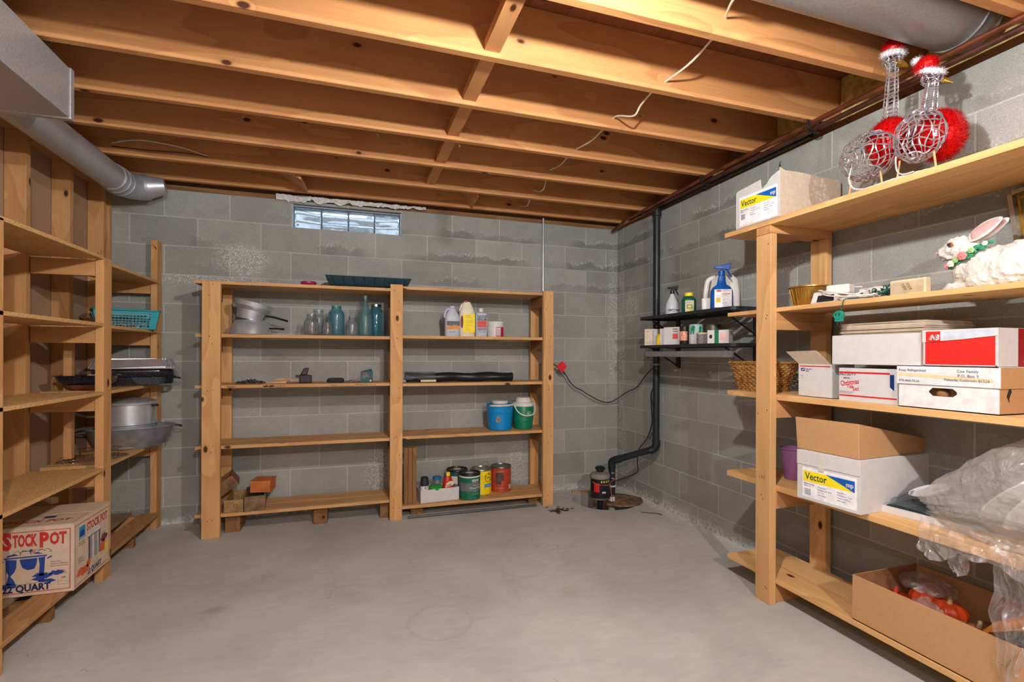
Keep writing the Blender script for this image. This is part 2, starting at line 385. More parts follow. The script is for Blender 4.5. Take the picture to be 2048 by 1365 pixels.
JOIST = ((214, 156, 98), (164, 102, 62))
def joistw(ax='x'): return wood('joist_wood', JOIST[0], JOIST[1], ax, ring=7)
def pine(ax): return wood('pine', (220, 172, 114), (172, 120, 70), ax, ring=10)
def stud(ax): return wood('stud_wood', (206, 156, 102), (162, 110, 66), ax, ring=10)
def shelfpine(ax): return wood('shelf_pine', (212, 166, 112), (160, 112, 68), ax, ring=8)
def oldwood(ax): return wood('old_wood', (150, 108, 66), (92, 60, 34), ax, ring=9)
DECK = wood('deck_wood', (150, 92, 60), (100, 58, 36), 'y', ring=6)
PARTICLE = mat('particle_board', (214, 172, 112), .85, var=.10, scale=140, col2=(182, 136, 80), bump=.1)
GALV = mat('galvanised_steel', (184, 186, 190), .40, .55, scale=170, var=.07, bump=.03, bscale=60)
ALU = mat('aluminium', (200, 206, 212), .32, .65, var=.03)
ALU_OLD = mat('worn_aluminium', (158, 162, 166), .42, .55, var=.12, scale=14)
WHITE = mat('white_card', (204, 202, 200), .7, var=.02)
WHITEP = mat('white_plastic', (212, 210, 204), .4, var=.02)
KRAFT = mat('kraft_card', (188, 144, 98), .85, var=.02, scale=50)
KRAFTD = mat('kraft_card_inner', (150, 104, 66), .85, var=.05, scale=50)
KEDGE = mat('kraft_grey_card', (198, 182, 160), .85, var=.04, scale=50)
RED = mat('red_print', (206, 30, 26), .5, var=.03)
REDD = mat('dark_red_print', (150, 18, 22), .4, var=.03)
BLUE = mat('blue_print', (16, 92, 172), .5, var=.03)
NAVY = mat('navy_print', (26, 44, 98), .6, var=.05)
YEL = mat('yellow_print', (246, 222, 30), .5, var=.03)
BLACK = mat('black_ink', (28, 28, 30), .6, var=.03)
GREYINK = mat('grey_ink', (118, 118, 122), .7, var=.03)
GREENINK = mat('dark_green_ink', (14, 74, 70), .6)
BLKPL = mat('black_plastic', (22, 24, 27), .35, var=.1)
PVC = mat('black_pipe_plastic', (30, 36, 42), .4, var=.15, scale=12)
STEELB = mat('dark_painted_steel', (52, 54, 60), .38, .4, var=.06)
COPPER = mat('copper', (150, 92, 66), .4, .85, var=.2, scale=9)
CHROME = mat('chrome_wire', (200, 200, 205), .2, 1.0, var=.05)
def thin_glass(name, tint, body, k):
    """thin-walled glass: tinted transmission, fresnel reflection, a little milky scatter"""
    if name in MATS: return MATS[name]
    m = bpy.data.materials.new(name); m.use_nodes = True; nt = m.node_tree; N = nt.nodes; L = nt.links; N.clear()
    o = N.new('ShaderNodeOutputMaterial'); tr = N.new('ShaderNodeBsdfTransparent'); gl = N.new('ShaderNodeBsdfGlossy'); df = N.new('ShaderNodeBsdfDiffuse')
    tr.inputs[0].default_value = lin(tint); df.inputs[0].default_value = lin(body); gl.inputs['Roughness'].default_value = .04; gl.inputs['Color'].default_value = (1, 1, 1, 1)
    tc = N.new('ShaderNodeTexCoord'); nz = N.new('ShaderNodeTexNoise'); nz.inputs['Scale'].default_value = 35; L.new(tc.outputs['Object'], nz.inputs[0])
    mr = N.new('ShaderNodeMapRange'); mr.inputs[3].default_value = k*.6; mr.inputs[4].default_value = k*1.4; L.new(nz.outputs['Fac'], mr.inputs[0])
    m1 = N.new('ShaderNodeMixShader'); L.new(mr.outputs[0], m1.inputs[0]); L.new(tr.outputs[0], m1.inputs[1]); L.new(df.outputs[0], m1.inputs[2])
    lw = N.new('ShaderNodeLayerWeight'); lw.inputs[0].default_value = .25; r2 = N.new('ShaderNodeMapRange'); r2.inputs[3].default_value = .05; r2.inputs[4].default_value = .6; L.new(lw.outputs['Facing'], r2.inputs[0])
    m2 = N.new('ShaderNodeMixShader'); L.new(r2.outputs[0], m2.inputs[0]); L.new(m1.outputs[0], m2.inputs[1]); L.new(gl.outputs[0], m2.inputs[2]); L.new(m2.outputs[0], o.inputs[0])
    MATS[name] = m; return m
GLASS = thin_glass('clear_glass', (242, 246, 248), (205, 208, 212), .05)
TEALG = thin_glass('teal_glass', (205, 236, 240), (120, 180, 190), .13)
PAPER = mat('off_white_paper', (214, 206, 190), .8, var=.04)

# ------------------------------------------------------------------ the room
YB, XR, ZW, ZJ, ZD = 4.029, 2.329, 2.345, 2.385, 2.62
B = .2032
PX, PY_, PR = 1.985, 3.63, .262        # sump pit
def floor_mesh():
    mb = MB(); x0, x1, y0, y1 = -1.75, 2.55, -3.2, 4.25; n = 48
    # ring of quads from the pit edge to a square, then the rest
    q = .385; a0 = [2*PI*k/n for k in range(n)]
    inner = [(PX+PR*cos(a), PY_+PR*sin(a), 0) for a in a0]; outer = []
    for a in a0:
        c, s = cos(a), sin(a); k = q/max(abs(c), abs(s)); outer.append((PX+c*k, PY_+s*k, 0))
    mb.add(inner+outer, [(i, (i+1) % n, n+(i+1) % n, n+i) for i in range(n)])
    X0, X1, Y0, Y1 = PX-q, PX+q, PY_-q, PY_+q
    for a in ((x0, X0, y0, y1), (X1, x1, y0, y1), (X0, X1, y0, Y0), (X0, X1, Y1, y1)):
        mb.add([(a[0], a[2], 0), (a[1], a[2], 0), (a[1], a[3], 0), (a[0], a[3], 0)], [(0, 1, 2, 3)])
    low = [(x, y, -.43) for x, y, z in inner]
    mb.add(inner+low, [(i, n+i, n+(i+1) % n, (i+1) % n) for i in range(n)]); mb.add(low, [tuple(range(n))])
    return mb
struct(floor_mesh().build('floor', floor_mat(), nrm=False))
z_l1 = 2.158
WX0, WX1, WZ0, WZ1 = -.435, .378, 2.147, 2.327
mb = MB(); yb2 = YB+.2
mb.box(-1.85, WX0, YB, yb2, -.1, ZW); mb.box(WX1, 2.55, YB, yb2, -.1, ZW); mb.box(WX0, WX1, YB, yb2, -.1, WZ0); mb.box(WX0, WX1, YB, yb2, WZ1, ZW)
BW = block_mat('block_wall_back', 0, -1.4507, z_l1-B*12, [(-.77, 1.88, .20, .13, 1.), (-.95, 1.72, .45, .04, .8), (2.28, 1.5, .06, .75, .7), (-.05, 1.74, .5, .03, .5), (.25, .22, .18, .25, .7), (1.35, .25, .12, .18, .7), (.9, 1.74, .5, .02, .6)])
struct(mb.build('wall_back', BW))
RW = block_mat('block_wall_right', 1, 3.7221, z_l1-B*12, [(3.96, 1.35, .07, .8, .95), (3.80, 1.62, .13, .18, .9), (3.95, .5, .10, .3, .7), (2.3, 1.70, .4, .035, .7)])
struct(MB().box(XR, XR+.2, -3.2, YB, -.1, ZW).build('wall_right', RW))
DRY = mat('drywall_back_paper', (170, 138, 110), .9, var=.03, scale=4)
struct(MB().box(-1.66, -1.64, -3.2, YB, -.05, 2.31).build('wall_left', DRY))
struct(MB().box(-1.85, 2.55, -3.3, -3.2, -.1, ZD).build('wall_front', mat('painted_wall', (196, 184, 168), .9)))
struct(MB().box(-1.85, 2.7, -3.3, 4.3, ZD, ZD+.03).build('ceiling', DECK))
struct(MB().box(-1.85, -1.66, -3.2, 4.3, 2.31, ZD).build('trim_1', oldwood('y')))
struct(MB().box(-1.72, 2.55, YB+.02, YB+.17, ZW, ZJ).build('trim_2', oldwood('x')))
struct(MB().box(XR+.01, XR+.15, -3.2, YB, ZW, ZJ).build('trim_3', oldwood('y')))
struct(MB().box(-1.85, 2.7, YB+.06, YB+.20, ZJ, ZD).build('trim_4', oldwood('x')))
struct(MB().box(XR+.15, XR+.19, -3.2, YB+.06, ZJ, ZD).build('trim_5', oldwood('y')))
# window of four glass blocks
WF = mat('window_mortar', (170, 178, 188), .8)
wmb = MB(); wmb.box(WX0, WX0+.012, YB+.02, YB+.14, WZ0, WZ1); wmb.box(WX1-.012, WX1, YB+.02, YB+.14, WZ0, WZ1); wmb.box(WX0, WX1, YB+.05, YB+.14, WZ1-.006, WZ1); wmb.box(WX0, WX1, YB+.05, YB+.14, WZ0, WZ0+.004)
win = struct(wmb.build('window_1', WF))
gbm = bpy.data.materials.new('glass_block'); gbm.use_nodes = True
nt = gbm.node_tree; gb = nt.nodes['Principled BSDF']; gb.inputs['Transmission Weight'].default_value = 1; gb.inputs['Roughness'].default_value = .06; gb.inputs['IOR'].default_value = 1.25; gb.inputs['Base Color'].default_value = (.86, .94, 1, 1)
tc = nt.nodes.new('ShaderNodeTexCoord'); wv = nt.nodes.new('ShaderNodeTexWave'); wv.bands_direction = 'Z'; wv.inputs['Scale'].default_value = 5; wv.inputs['Distortion'].default_value = 2.5
bp = nt.nodes.new('ShaderNodeBump'); bp.inputs['Strength'].default_value = .13; bp.inputs['Distance'].default_value = .02
nt.links.new(tc.outputs['Object'], wv.inputs['Vector']); nt.links.new(wv.outputs['Fac'], bp.inputs['Height']); nt.links.new(bp.outputs[0], gb.inputs['Normal'])
gw = (WX1-WX0-.024)/4
for i in range(4):
    x = WX0+.012+gw*i
    MB().box(x+.006, x+gw-.006, YB+.07, YB+.13, WZ0+.006, WZ1-.008).build('glass_block', gbm, win, bevel=.008)
    if i: MB().box(x-.006, x+.006, YB+.062, YB+.125, WZ0+.004, WZ1-.006).build('mortar_joint', mat('grey_joint', (90, 104, 122), .7), win)
# window well outside: pale corrugated half pipe that the daylight falls into
wwm = MB().grid(lambda u, v: (-.03 + (.62+.012*sin(v*60))*cos(PI*u), YB+.2+(.6+.012*sin(v*60))*sin(PI*u), 1.9+v*.58), 40, 30)
struct(wwm.build('trim_6', mat('white_window_well', (210, 208, 204), .6), smooth=True, solid=.004))
struct(MB().box(-.7, .65, YB+.2, YB+.85, 1.86, 1.9).build('trim_7', mat('pale_gravel', (190, 180, 165), .9, bump=.6, bscale=60)))

# ------------------------------------------------------------------ joists, blocking, studs
joy = [-2.95, -2.54, -2.14, -1.73, -1.33, -.92, -.52, -.11, .29, .70, 1.07, 1.50, 1.895, 2.295, 2.695, 3.10, 3.52, 3.915]
jl = {0: 'wooden ceiling joist nearest the block back wall, above the small glass window', 1: 'second wooden ceiling joist out from the block back wall', 2: 'third wooden ceiling joist out from the block back wall',
      3: 'fourth wooden ceiling joist out from the block back wall', 4: 'fifth wooden ceiling joist out from the block back wall', 5: 'sixth wooden ceiling joist out from the block back wall, brightly lit lower face',
      6: 'wide bright wooden ceiling joist just beyond the round metal duct at the top', 7: 'wooden ceiling joist on the near side of the round metal duct, top right corner'}
jm = joistw('x')
for k, y in enumerate(reversed(joy)):
    o = MB().box(-1.76, 2.46, y, y+.038, ZJ, ZD).build('ceiling_joist', jm)
    tag(o, jl.get(k, 'wooden ceiling joist overhead behind the view, beyond the round duct'), 'joist', 'floor joists across the ceiling')
    o.modifiers.new('b', 'BEVEL').width = .003
nb = 0
for i, y in enumerate(joy):
    if y < 1.2 or y > 3.5: continue
    y2 = joy[i+1]; nb += 1
    x = .495 + .03*(i-11)*0
    o = MB().box(x, x+.064, y+.038, y2, 2.405, 2.443).build('blocking_strut', joistw('y'))
    tag(o, ['nearest', 'second nearest', 'third nearest', 'fourth nearest', 'farthest', 'f'][nb-1] + ' short wooden strut between the ceiling joists, counted towards the back wall', 'strut', 'short struts between the joists')
for x0, z0, x1, z1, lb in ((-.53, 2.50, -.33, 2.37, 'small pale diagonal wood brace between the last two joists, left of the window'), (.80, 2.50, .90, 2.375, 'small dark diagonal wood brace between the last two joists, right of the window')):
    m_ = MB().hexa([(x0, 3.56, z0), (x1, 3.60, z1), (x1+.02, 3.90, z1), (x0+.02, 3.90, z0)], [(x0, 3.56, z0+.03), (x1, 3.60, z1+.03), (x1+.02, 3.90, z1+.03), (x0+.02, 3.90, z0+.03)])
    tag(m_.build('diagonal_brace', joistw('x')), lb, 'brace')
# yellow insulation between joist ends over the right wall
INS = mat('yellow_insulation', (206, 182, 104), .95, var=.15, scale=25, bump=.8, bscale=40)
ins_l = ['nearest', 'second', 'third', 'fourth', 'fifth', 'sixth', 'last']
for i, y in enumerate(joy[9:-1]):
    y2 = joy[9+i+1]
    g = MB().grid(crumple(lambda u, v: (XR+.05, y+.045+(y2-y-.052)*u, ZJ+.004+v*(ZD-ZJ-.008)), .014, 9, i), 14, 10)
    g.box(XR+.06, XR+.14, y+.04, y2-.002, ZJ+.003, ZD-.003)
    tag(g.build('insulation_batt', INS if i < 4 else mat('brown_insulation', (128, 96, 66), .95, bump=.6, bscale=40)), 'yellowish insulation batt in the %s joist bay above the right wall' % ins_l[min(i, 6)] if i < 4 else 'brown insulation batt in the %s joist bay above the right wall' % ins_l[min(i-1, 6)] if i < 8 else 'brown insulation batt in the last joist bay', 'insulation', 'insulation batts over the right wall')
# white crumpled foam above the window
g = MB().grid(crumple(lambda u, v: (-.54+1.10*u, YB-.014+.012*v, 2.384-(.050-.028*u+.022*noise.noise(Vector((u*16, 1, 2)))+.010*noise.noise(Vector((u*60, 4, 2))))*(1-v)), .010, 22, 3), 160, 10)
tag(g.build('foam_sealant', mat('white_foam', (212, 208, 202), .8, var=.08, scale=60), smooth=True, solid=.008), 'ragged white foam strip squeezed out above the glass block window', 'foam sealant')
# left stud wall
SW = T('stud_wall_top_plate', 'horizontal wooden top plate of the stud wall at the left', 'top plate', (-1.6, 1, 2.31))
MB().box(-1.64, -1.55, -3.2, YB, 2.31, 2.348).build('plate', stud('y'), SW, world=True); MB().box(-1.64, -1.55, -3.2, YB, 2.349, ZJ).build('plate', stud('y'), SW, world=True)
for y, lb in ((3.985, 'wooden wall stud in the left corner against the block back wall'), (3.905, 'wooden wall stud with a small pen tick, last but one before the back wall'), (3.50, 'knotty wooden wall stud second in view along the left wall'), (3.095, 'wide wooden wall stud nearest the camera at the left edge'), (2.69, 'wooden wall stud behind the near bay of the left shelving')):
    o = MB().box(-1.638, -1.55, y, y+.038, 0, 2.31).build('wall_stud', stud('z'), bevel=.002); tag(o, lb, 'stud', 'studs of the left wall')
mk = MB().tube([(-1.58, 3.903, 1.86), (-1.575, 3.903, 1.81), (-1.56, 3.903, 1.87)], .0015, 5)
mk.build('pen_mark', BLACK, bpy.data.objects['wall_stud.001'])

# ------------------------------------------------------------------ ducts and pipes
d = T('rectangular_duct', 'large rectangular galvanised sheet metal duct in the top left corner', 'duct', (-1.35, 1.2, 2.16))
MB().box(-1.543, -1.10, -2.9, 2.50, 2.16, 2.362).build('duct_body', GALV, d, world=True, bevel=.002)
f = MB(); f.box(-1.546, -1.096, 2.478, 2.505, 2.156, 2.366); f.build('end_flange', GALV, d, world=True, bevel=.002)
f = MB(); f.box(-1.099, -1.094, 1.985, 1.995, 2.31, 2.36); f.build('clip', GALV, d, world=True)
d = T('round_duct', 'round galvanised pipe running from the rectangular duct to the back wall', 'duct', (-1.40, 3.1, 2.2))
MB().tube([(-1.395, 2.50, 2.275), (-1.395, 3.62, 2.275)], .078, 32).build('pipe', GALV, d, world=True, smooth=True)
MB().tube([(-1.395, 3.60, 2.275), (-1.395, 3.72, 2.277), (-1.382, 3.80, 2.285), (-1.34, 3.865, 2.295), (-1.29, 3.88, 2.305)], .083, 28, smooth=4).build('elbow', GALV, d, world=True, smooth=True)
f = MB()
for p in ((-1.395, 3.66), (-1.395, 3.72)): f.tube([(p[0]+.085*cos(a*2*PI/32), p[1], 2.276+.085*sin(a*2*PI/32)) for a in range(32)], .004, 6, closed=True)
f.build('crimp_ring', GALV, d, world=True, smooth=True)
MB().tube([(-1.31, 3.875, 2.302), (-1.20, 3.89, 2.325)], lambda t: .08-.028*t, 28).build('reducer', GALV, d, world=True, smooth=True)
d = T('round_duct', 'big round galvanised duct between the joists at the top right', 'duct', (1.2, 1.29, 2.5))
MB().tube([(-.4, 1.29, 2.515), (2.27, 1.29, 2.515)], .118, 48).build('pipe', mat('dull_galvanised_steel', (160, 158, 158), .4, .55, scale=120, var=.05), d, world=True, smooth=True)
MB().tube([(2.22, 1.29+.119*cos(a*2*PI/40), 2.515+.119*sin(a*2*PI/40)) for a in range(40)], .003, 6, closed=True).build('crimp_ring', GALV, d, world=True, smooth=True)
MB().tube([(2.265, 1.29, 2.515), (2.31, 1.29, 2.515)], .112, 40).build('end_cap', GALV, d, world=True, smooth=True)
for x, z, lb, m_ in ((2.20, 2.362, 'upper bright copper water pipe running along the right wall top', COPPER), (2.235, 2.345, 'lower dark copper water pipe running along the right wall top', mat('dark_copper', (104, 66, 56), .45, .7, var=.2, scale=9))):
    p = T('copper_pipe', lb, 'pipe', (x, 1.5, z), group='copper pipes under the joists')
    MB().tube([(x, -3.1, z+.012), (x, 1.2, z+.01), (x, 2.6, z+.008), (x+.005, 3.3, z-.012), (x+.03, 3.72, z-.005), (x+.045, 3.98, z-.045)] if x < 2.21 else [(x, -3.1, z+.012), (x, 2.6, z+.006), (x, 3.25, z), (x+.02, 3.5, z)], .0125 if x < 2.21 else .013, 14).build('pipe', m_, p, world=True, smooth=True)
c_ = MB()
p = T('pipe_hanger', 'small black clamp holding the copper pipes near the bright joist', 'clamp', (2.21, 1.9, 2.36))
c_.tube([(2.178, 1.905, 2.385), (2.182, 1.905, 2.345), (2.21, 1.905, 2.33), (2.25, 1.905, 2.33), (2.262, 1.905, 2.385)], .006, 8).build('clamp_strap', BLKPL, p, world=True)
p = T('pipe_hanger', 'small black clamp holding the copper pipes farther towards the corner', 'clamp', (2.21, 2.71, 2.36))
MB().tube([(2.178, 2.71, 2.385), (2.182, 2.71, 2.345), (2.21, 2.71, 2.33), (2.25, 2.71, 2.33), (2.262, 2.71, 2.385)], .006, 8).build('clamp_strap', BLKPL, p, world=True)
p = T('gas_pipe', 'thick black iron pipe end under the joists beside the copper pipes', 'pipe', (2.29, 2.6, 2.36))
MB().tube([(2.285, 1.98, 2.362), (2.285, 3.3, 2.355)], .021, 16).build('pipe', mat('black_iron', (48, 42, 44), .5, .5, var=.2), p, world=True, smooth=True)
# electrical conduit on the back wall
cn = T('conduit', 'thin vertical galvanised conduit on the back wall behind the shelves', 'conduit', (1.583, 4.01, .9))
MB().tube([(1.583, 4.008, 1.15), (1.583, 4.008, 2.385)], .0095, 14).build('pipe', ALU, cn, world=True, smooth=True)
# white cable through the joists
cb = T('white_cable', 'white electrical cable threaded through holes in the ceiling joists', 'cable', (1.3, 2.5, 2.43))
pts = [(1.19, 1.09, 2.43), (1.195, 1.16, 2.395), (1.205, 1.29, 2.385), (1.24, 1.38, 2.418), (1.30, 1.48, 2.445), (1.325, 1.51, 2.450), (1.335, 1.56, 2.445), (1.342, 1.72, 2.422), (1.335, 1.88, 2.425), (1.325, 1.94, 2.43), (1.315, 2.06, 2.40), (1.318, 2.13, 2.378), (1.30, 2.25, 2.43), (1.296, 2.31, 2.436), (1.285, 2.5, 2.41), (1.274, 2.69, 2.43), (1.27, 2.75, 2.435), (1.262, 2.9, 2.41), (1.272, 3.10, 2.45), (1.27, 3.14, 2.45), (1.31, 3.30, 2.40), (1.325, 3.42, 2.41), (1.313, 3.52, 2.446), (1.313, 3.58, 2.446), (1.345, 3.72, 2.42), (1.36, 3.83, 2.42), (1.315, 3.93, 2.447)]
MB().tube(pts, .0045, 8, smooth=5).build('cable_run', mat('white_cable_sheath', (226, 214, 196), .5), cb, world=True, smooth=True)
cb = T('white_cable', 'short white cable in the joist bay above the round pipe elbow', 'cable', (-1.0, 3.5, 2.42))
MB().tube([(-1.35, 3.50, 2.44), (-1.2, 3.46, 2.46), (-1.0, 3.47, 2.45), (-.86, 3.52, 2.43)], .004, 8, smooth=6).build('cable_run', mat('white_cable_sheath', (226, 214, 196), .5), cb, world=True, smooth=True)
MB().tube([(-1.35, 3.50, 2.42), (-1.15, 3.47, 2.41), (-.95, 3.48, 2.42), (-.86, 3.52, 2.425)], .003, 8, smooth=6).build('black_cable_run', BLKPL, cb, world=True, smooth=True)
for k, (x, y, z) in enumerate(((-.52, 2.71, 2.385), (.12, 2.71, 2.385), (.56, 2.71, 2.385))):
    o = MB().tube([(x, y, z), (x+.004, y, z-.02), (x+.012, y, z-.03), (x+.006, y, z-.042)], .0012, 6).build('ceiling_hook', CHROME)
    tag(o, ['leftmost', 'middle', 'rightmost'][k] + ' of three tiny wire hooks hanging from the joist undersides', 'hook', 'wire hooks under the joists')

# ------------------------------------------------------------------ lamps: one bulb the shadows point to, two unseen bulbs added as fill
for k, (loc, strg, colr) in enumerate(BULBS):
    t = T('ceiling_or_fill_lamp', ['bare bulb in a porcelain socket under the near joists', 'bare bulb in a porcelain socket, added behind the camera as fill light', 'small cool bulb added near the left duct as fill light'][k], 'lamp', (loc[0], loc[1], loc[2]))
    MB().lathe([(.001, .145), (.055, .143), (.06, .12), (.035, .09), (.02, .03), (.02, .02), (.001, .02)], 24).build('socket', WHITEP, t, smooth=True)
    em = bpy.data.materials.new('bulb_glow_%d' % k); em.use_nodes = True; n_ = em.node_tree.nodes; n_.clear()
    e = n_.new('ShaderNodeEmission'); o_ = n_.new('ShaderNodeOutputMaterial'); e.inputs[0].default_value = colr + (1,); e.inputs[1].default_value = strg; em.node_tree.links.new(e.outputs[0], o_.inputs[0])
    MB().ball((0, 0, -.01), .032, n=12, m=8).build('bulb', em, t, smooth=True)

# ------------------------------------------------------------------ middle shelving unit against the back wall
nail = mat('nail_hole', (60, 36, 20), .8)
def nails(parent, pts, fr):
    for u, v in pts: MB().prism(blob(u, v, .003, .003, 8), fr, 0, .0006).build('nail_hole', nail, parent, nrm=False)
U = T('wooden_shelving', 'tall homemade pine shelving with two bays against the block back wall', 'shelving', (.3, 3.8, 0))
pz, sx_ = pine('z'), shelfpine('x')
posts = ((-.918, -.812, 1.664), (.262, .350, 1.700), (1.440, 1.527, 1.703))
for i, (x0, x1, zt) in enumerate(posts):
    p = MB().box(x0, x1, 3.632, 3.670, 0, zt).build('post', pz, U, world=True, bevel=.003)
    r = random.Random(i); fr = lambda u, v, w_, x0=x0: (x0+u-.3, 3.632-w_-3.8, v)
    nails(p, [(r.uniform(.02, .07), z+r.uniform(-.05, .05)) for z in (1.62, 1.60, 1.32, 1.28, 1.30, .96, .93, .58, .55, .52, .09, .10)], fr)
    MB().box(x0+.012, x1+.0, 3.955, 3.992, 0, min(zt, 1.66)).build('rear_post', pz, U, world=True, bevel=.003)
for (xa, xb, zs) in ((-.965, .300, (1.672, 1.326, .992, .595, .150)), (.302, 1.500, (1.690, 1.334, .985, .600, .093))):
    for k, z in enumerate(zs):
        y0 = 3.640 if k == 0 and xa < 0 else 3.671
        b = MB(); x1_ = xb if xa < 0 else (1.515 if k == 0 else 1.525)
        b.box(xa, x1_, y0, 3.80, z-.022, z); b.box(xa, x1_, 3.803, 3.953, z-.022, z)
        if y0 > 3.66: b.box(-.811 if xa < 0 else .351, .261 if xa < 0 else 1.439, 3.648, 3.671, z-.022, z)
        b.build('shelf_board', sx_, U, world=True, bevel=.002)
        for xc in ((-.905, .268) if xa < 0 else (.308, 1.445)):
            if z > .12: MB().box(xc, xc+.037, 3.672, 3.953, max(.002, z-.111), z-.022).build('cleat', oldwood('y'), U, world=True, bevel=.002)
for p in ((-.80, .0), (-.25, .0), (.20, .0), (.42, 0), (1.35, 0)):
    zb = .127 if p[0] < .3 else .07
    MB().box(p[0], p[0]+.09, 3.72, 3.90, 0, zb).build('foot_block', oldwood('y'), U, world=True)
txt_ink = mat('pen_ink', (52, 36, 28), .8)
fz_ = lambda u, v, w_: (u-.3, 3.648-w_-3.8, v)
for it in [('BEANS', .014, -.775, .973, .01), ('C O R N', .016, -.49, .974), ('Corn', .018, -.135, .974), ('French Cut', .017, .03, .974, 0, .135)]: text(U, 'pen_writing', [it], fz_, txt_ink)
decal(U, 'scribble', [blob(-.545, .980, .018, .006, 12, .3, 1), blob(-.51, .980, .018, .007, 12, .3, 2)], fz_, txt_ink)

# things on its top board
t = T('jar_lid', 'small magenta plastic lid on the top board of the middle shelving', 'lid', (-.295, 3.80, 1.692))
MB().lathe([(.001, 0), (.05, 0), (.052, .004), (.052, .016), (.048, .02), (.001, .02)], 40).build('lid_body', mat('magenta_plastic', (176, 28, 104), .35), t, smooth=True)
t = T('plant_tray', 'long dark green ribbed plastic tray on the top board of the middle shelving', 'tray', (.12, 3.83, 1.692))
DT = mat('dark_tray_plastic', (24, 54, 62), .4)
def tray(t, L_, W_, H_, fl, m, ribs=8, th=.003, name='tray_body'):
    mb = MB(); b4 = [(-L_/2, -W_/2, 0), (L_/2, -W_/2, 0), (L_/2, W_/2, 0), (-L_/2, W_/2, 0)]; q = 1+fl/L_*2; q2 = 1+fl/W_*2
    t4 = [(x*q, y*q2, H_) for x, y, z in b4]; b = [Vector(v) for v in b4]; u = [Vector(v) for v in t4]
    for i in range(4):
        j = (i+1) % 4; mb.add([b[i], b[j], u[j], u[i]], [(0, 1, 2, 3)])
    mb.add(b, [(0, 1, 2, 3)])
    o = mb.build(name, m, t, solid=th)
    rim = MB()
    for i in range(4):
        j = (i+1) % 4; rim.tube([u[i], u[j]], .004, 6)
    rim.build('rim', m, t)
    if ribs:
        rb = MB()
        for k in range(ribs):
            x = -L_/2+L_*(k+.5)/ribs; rb.tube([(x, -W_/2-.001, .004), (x*q, -W_/2*q2-.001, H_-.004)], .004, 6)
        rb.build('ribs', m, t)
    return o
tray(t, .54, .20, .060, .026, DT)

# aluminium pans, glass jars
t = T('saucepan', 'large upside-down aluminium saucepan under another pan on the middle shelving', 'pan', (-.665, 3.80, 1.327))
MB().lathe([(.132, 0), (.135, .004), (.130, .02), (.118, .06), (.098, .095), (.09, .100), (.001, .102)], 48).build('pan_body', ALU, t, smooth=True)
MB().tube([(.11, -.02, .045), (.17, -.03, .045), (.215, -.035, .040)], .006, 8).build('handle', BLKPL, t)
t = T('saucepan', 'tilted aluminium double-boiler pan with flared rim on top of the upside-down pan', 'pan', (-.675, 3.80, 1.431), rot=(0, math.radians(13), 0))
MB().lathe([(.001, .0), (.078, .002), (.080, .01), (.088, .065), (.120, .090), (.126, .12), (.122, .122), (.112, .095), (.08, .07), (.07, .01), (.001, .008)], 48).build('pan_body', ALU, t, smooth=True)
MB().tube([(.10, -.02, .05), (.15, -.03, .055), (.245, -.04, .050)], .007, 8).build('handle', BLKPL, t)
def jar(t, R, H_, rn, hn, m, bail=False, ribs=0, sh=.035):
    th = .003
    prof = [(.001, 0), (R*.9, 0), (R, .008), (R, H_-hn-sh), (R*.93, H_-hn-sh*.6), (rn*1.02, H_-hn), (rn, H_-hn+.004), (rn, H_)]
    inner = [(rn-th, H_), (rn-th, H_-hn), (R*.93-th, H_-hn-sh*.6-th), (R-th, H_-hn-sh), (R-th, .012), (.001, .008)]
    o = MB().lathe(prof+inner, 40).build('jar_body', m, t, smooth=True)
    g = MB()
    for k in range(3): g.tube([((rn+.001)*cos(a*2*PI/32), (rn+.001)*sin(a*2*PI/32), H_-hn*.25-k*.006) for a in range(32)], .0012, 6, closed=True)
    g.build('screw_thread', m, t, smooth=True)
    if ribs:
        r_ = MB()
        for k in range(ribs): a = 2*PI*k/ribs; r_.tube([((R+.0005)*cos(a), (R+.0005)*sin(a), .02), ((R+.0005)*cos(a), (R+.0005)*sin(a), H_-hn-sh)], .0018, 5)
        r_.build('ribs', m, t, smooth=True)
    return o
jz = 1.327
t = T('glass_jar', 'clear ribbed glass jar at the left front of the jars', 'jar', (-.27, 3.76, jz), group='old glass jars on the middle shelving'); jar(t, .052, .155, .034, .028, GLASS, ribs=16)
t = T('glass_jar', 'clear glass jar just behind the leftmost ribbed jar', 'jar', (-.232, 3.865, jz), group='old glass jars on the middle shelving'); jar(t, .046, .195, .036, .03, GLASS)
t = T('glass_jar', 'small clear glass jar with threaded neck in front of the big teal jar', 'jar', (-.165, 3.745, jz), group='old glass jars on the middle shelving'); jar(t, .036, .095, .030, .022, GLASS)
t = T('glass_jar', 'big wide teal glass jar, fattest of the jars', 'jar', (-.108, 3.83, jz), group='old glass jars on the middle shelving'); jar(t, .058, .222, .034, .026, TEALG)
t = T('glass_jar', 'small round clear glass jar right of the big teal jar', 'jar', (.003, 3.80, jz), group='old glass jars on the middle shelving'); jar(t, .046, .145, .027, .016, GLASS, sh=.05)
t = T('milk_bottle', 'tall pale teal glass bottle with long tapering neck', 'bottle', (.094, 3.79, jz))
MB().lathe([(.001, 0), (.043, 0), (.047, .01), (.047, .13), (.040, .17), (.022, .225), (.014, .26), (.013, .285), (.018, .289), (.018, .300), (.010, .300), (.010, .26), (.019, .22), (.037, .168), (.043, .13), (.043, .01), (.001, .006)], 40).build('bottle_body', thin_glass('pale_teal_glass', (220, 240, 242), (150, 190, 195), .12), t, smooth=True)
t = T('glass_jar', 'tall dark teal glass jar with a shiny lid at the right end', 'jar', (.173, 3.868, jz), group='old glass jars on the middle shelving'); jar(t, .056, .232, .036, .02, thin_glass('deep_teal_glass', (180, 226, 234), (90, 165, 180), .15), ribs=20)
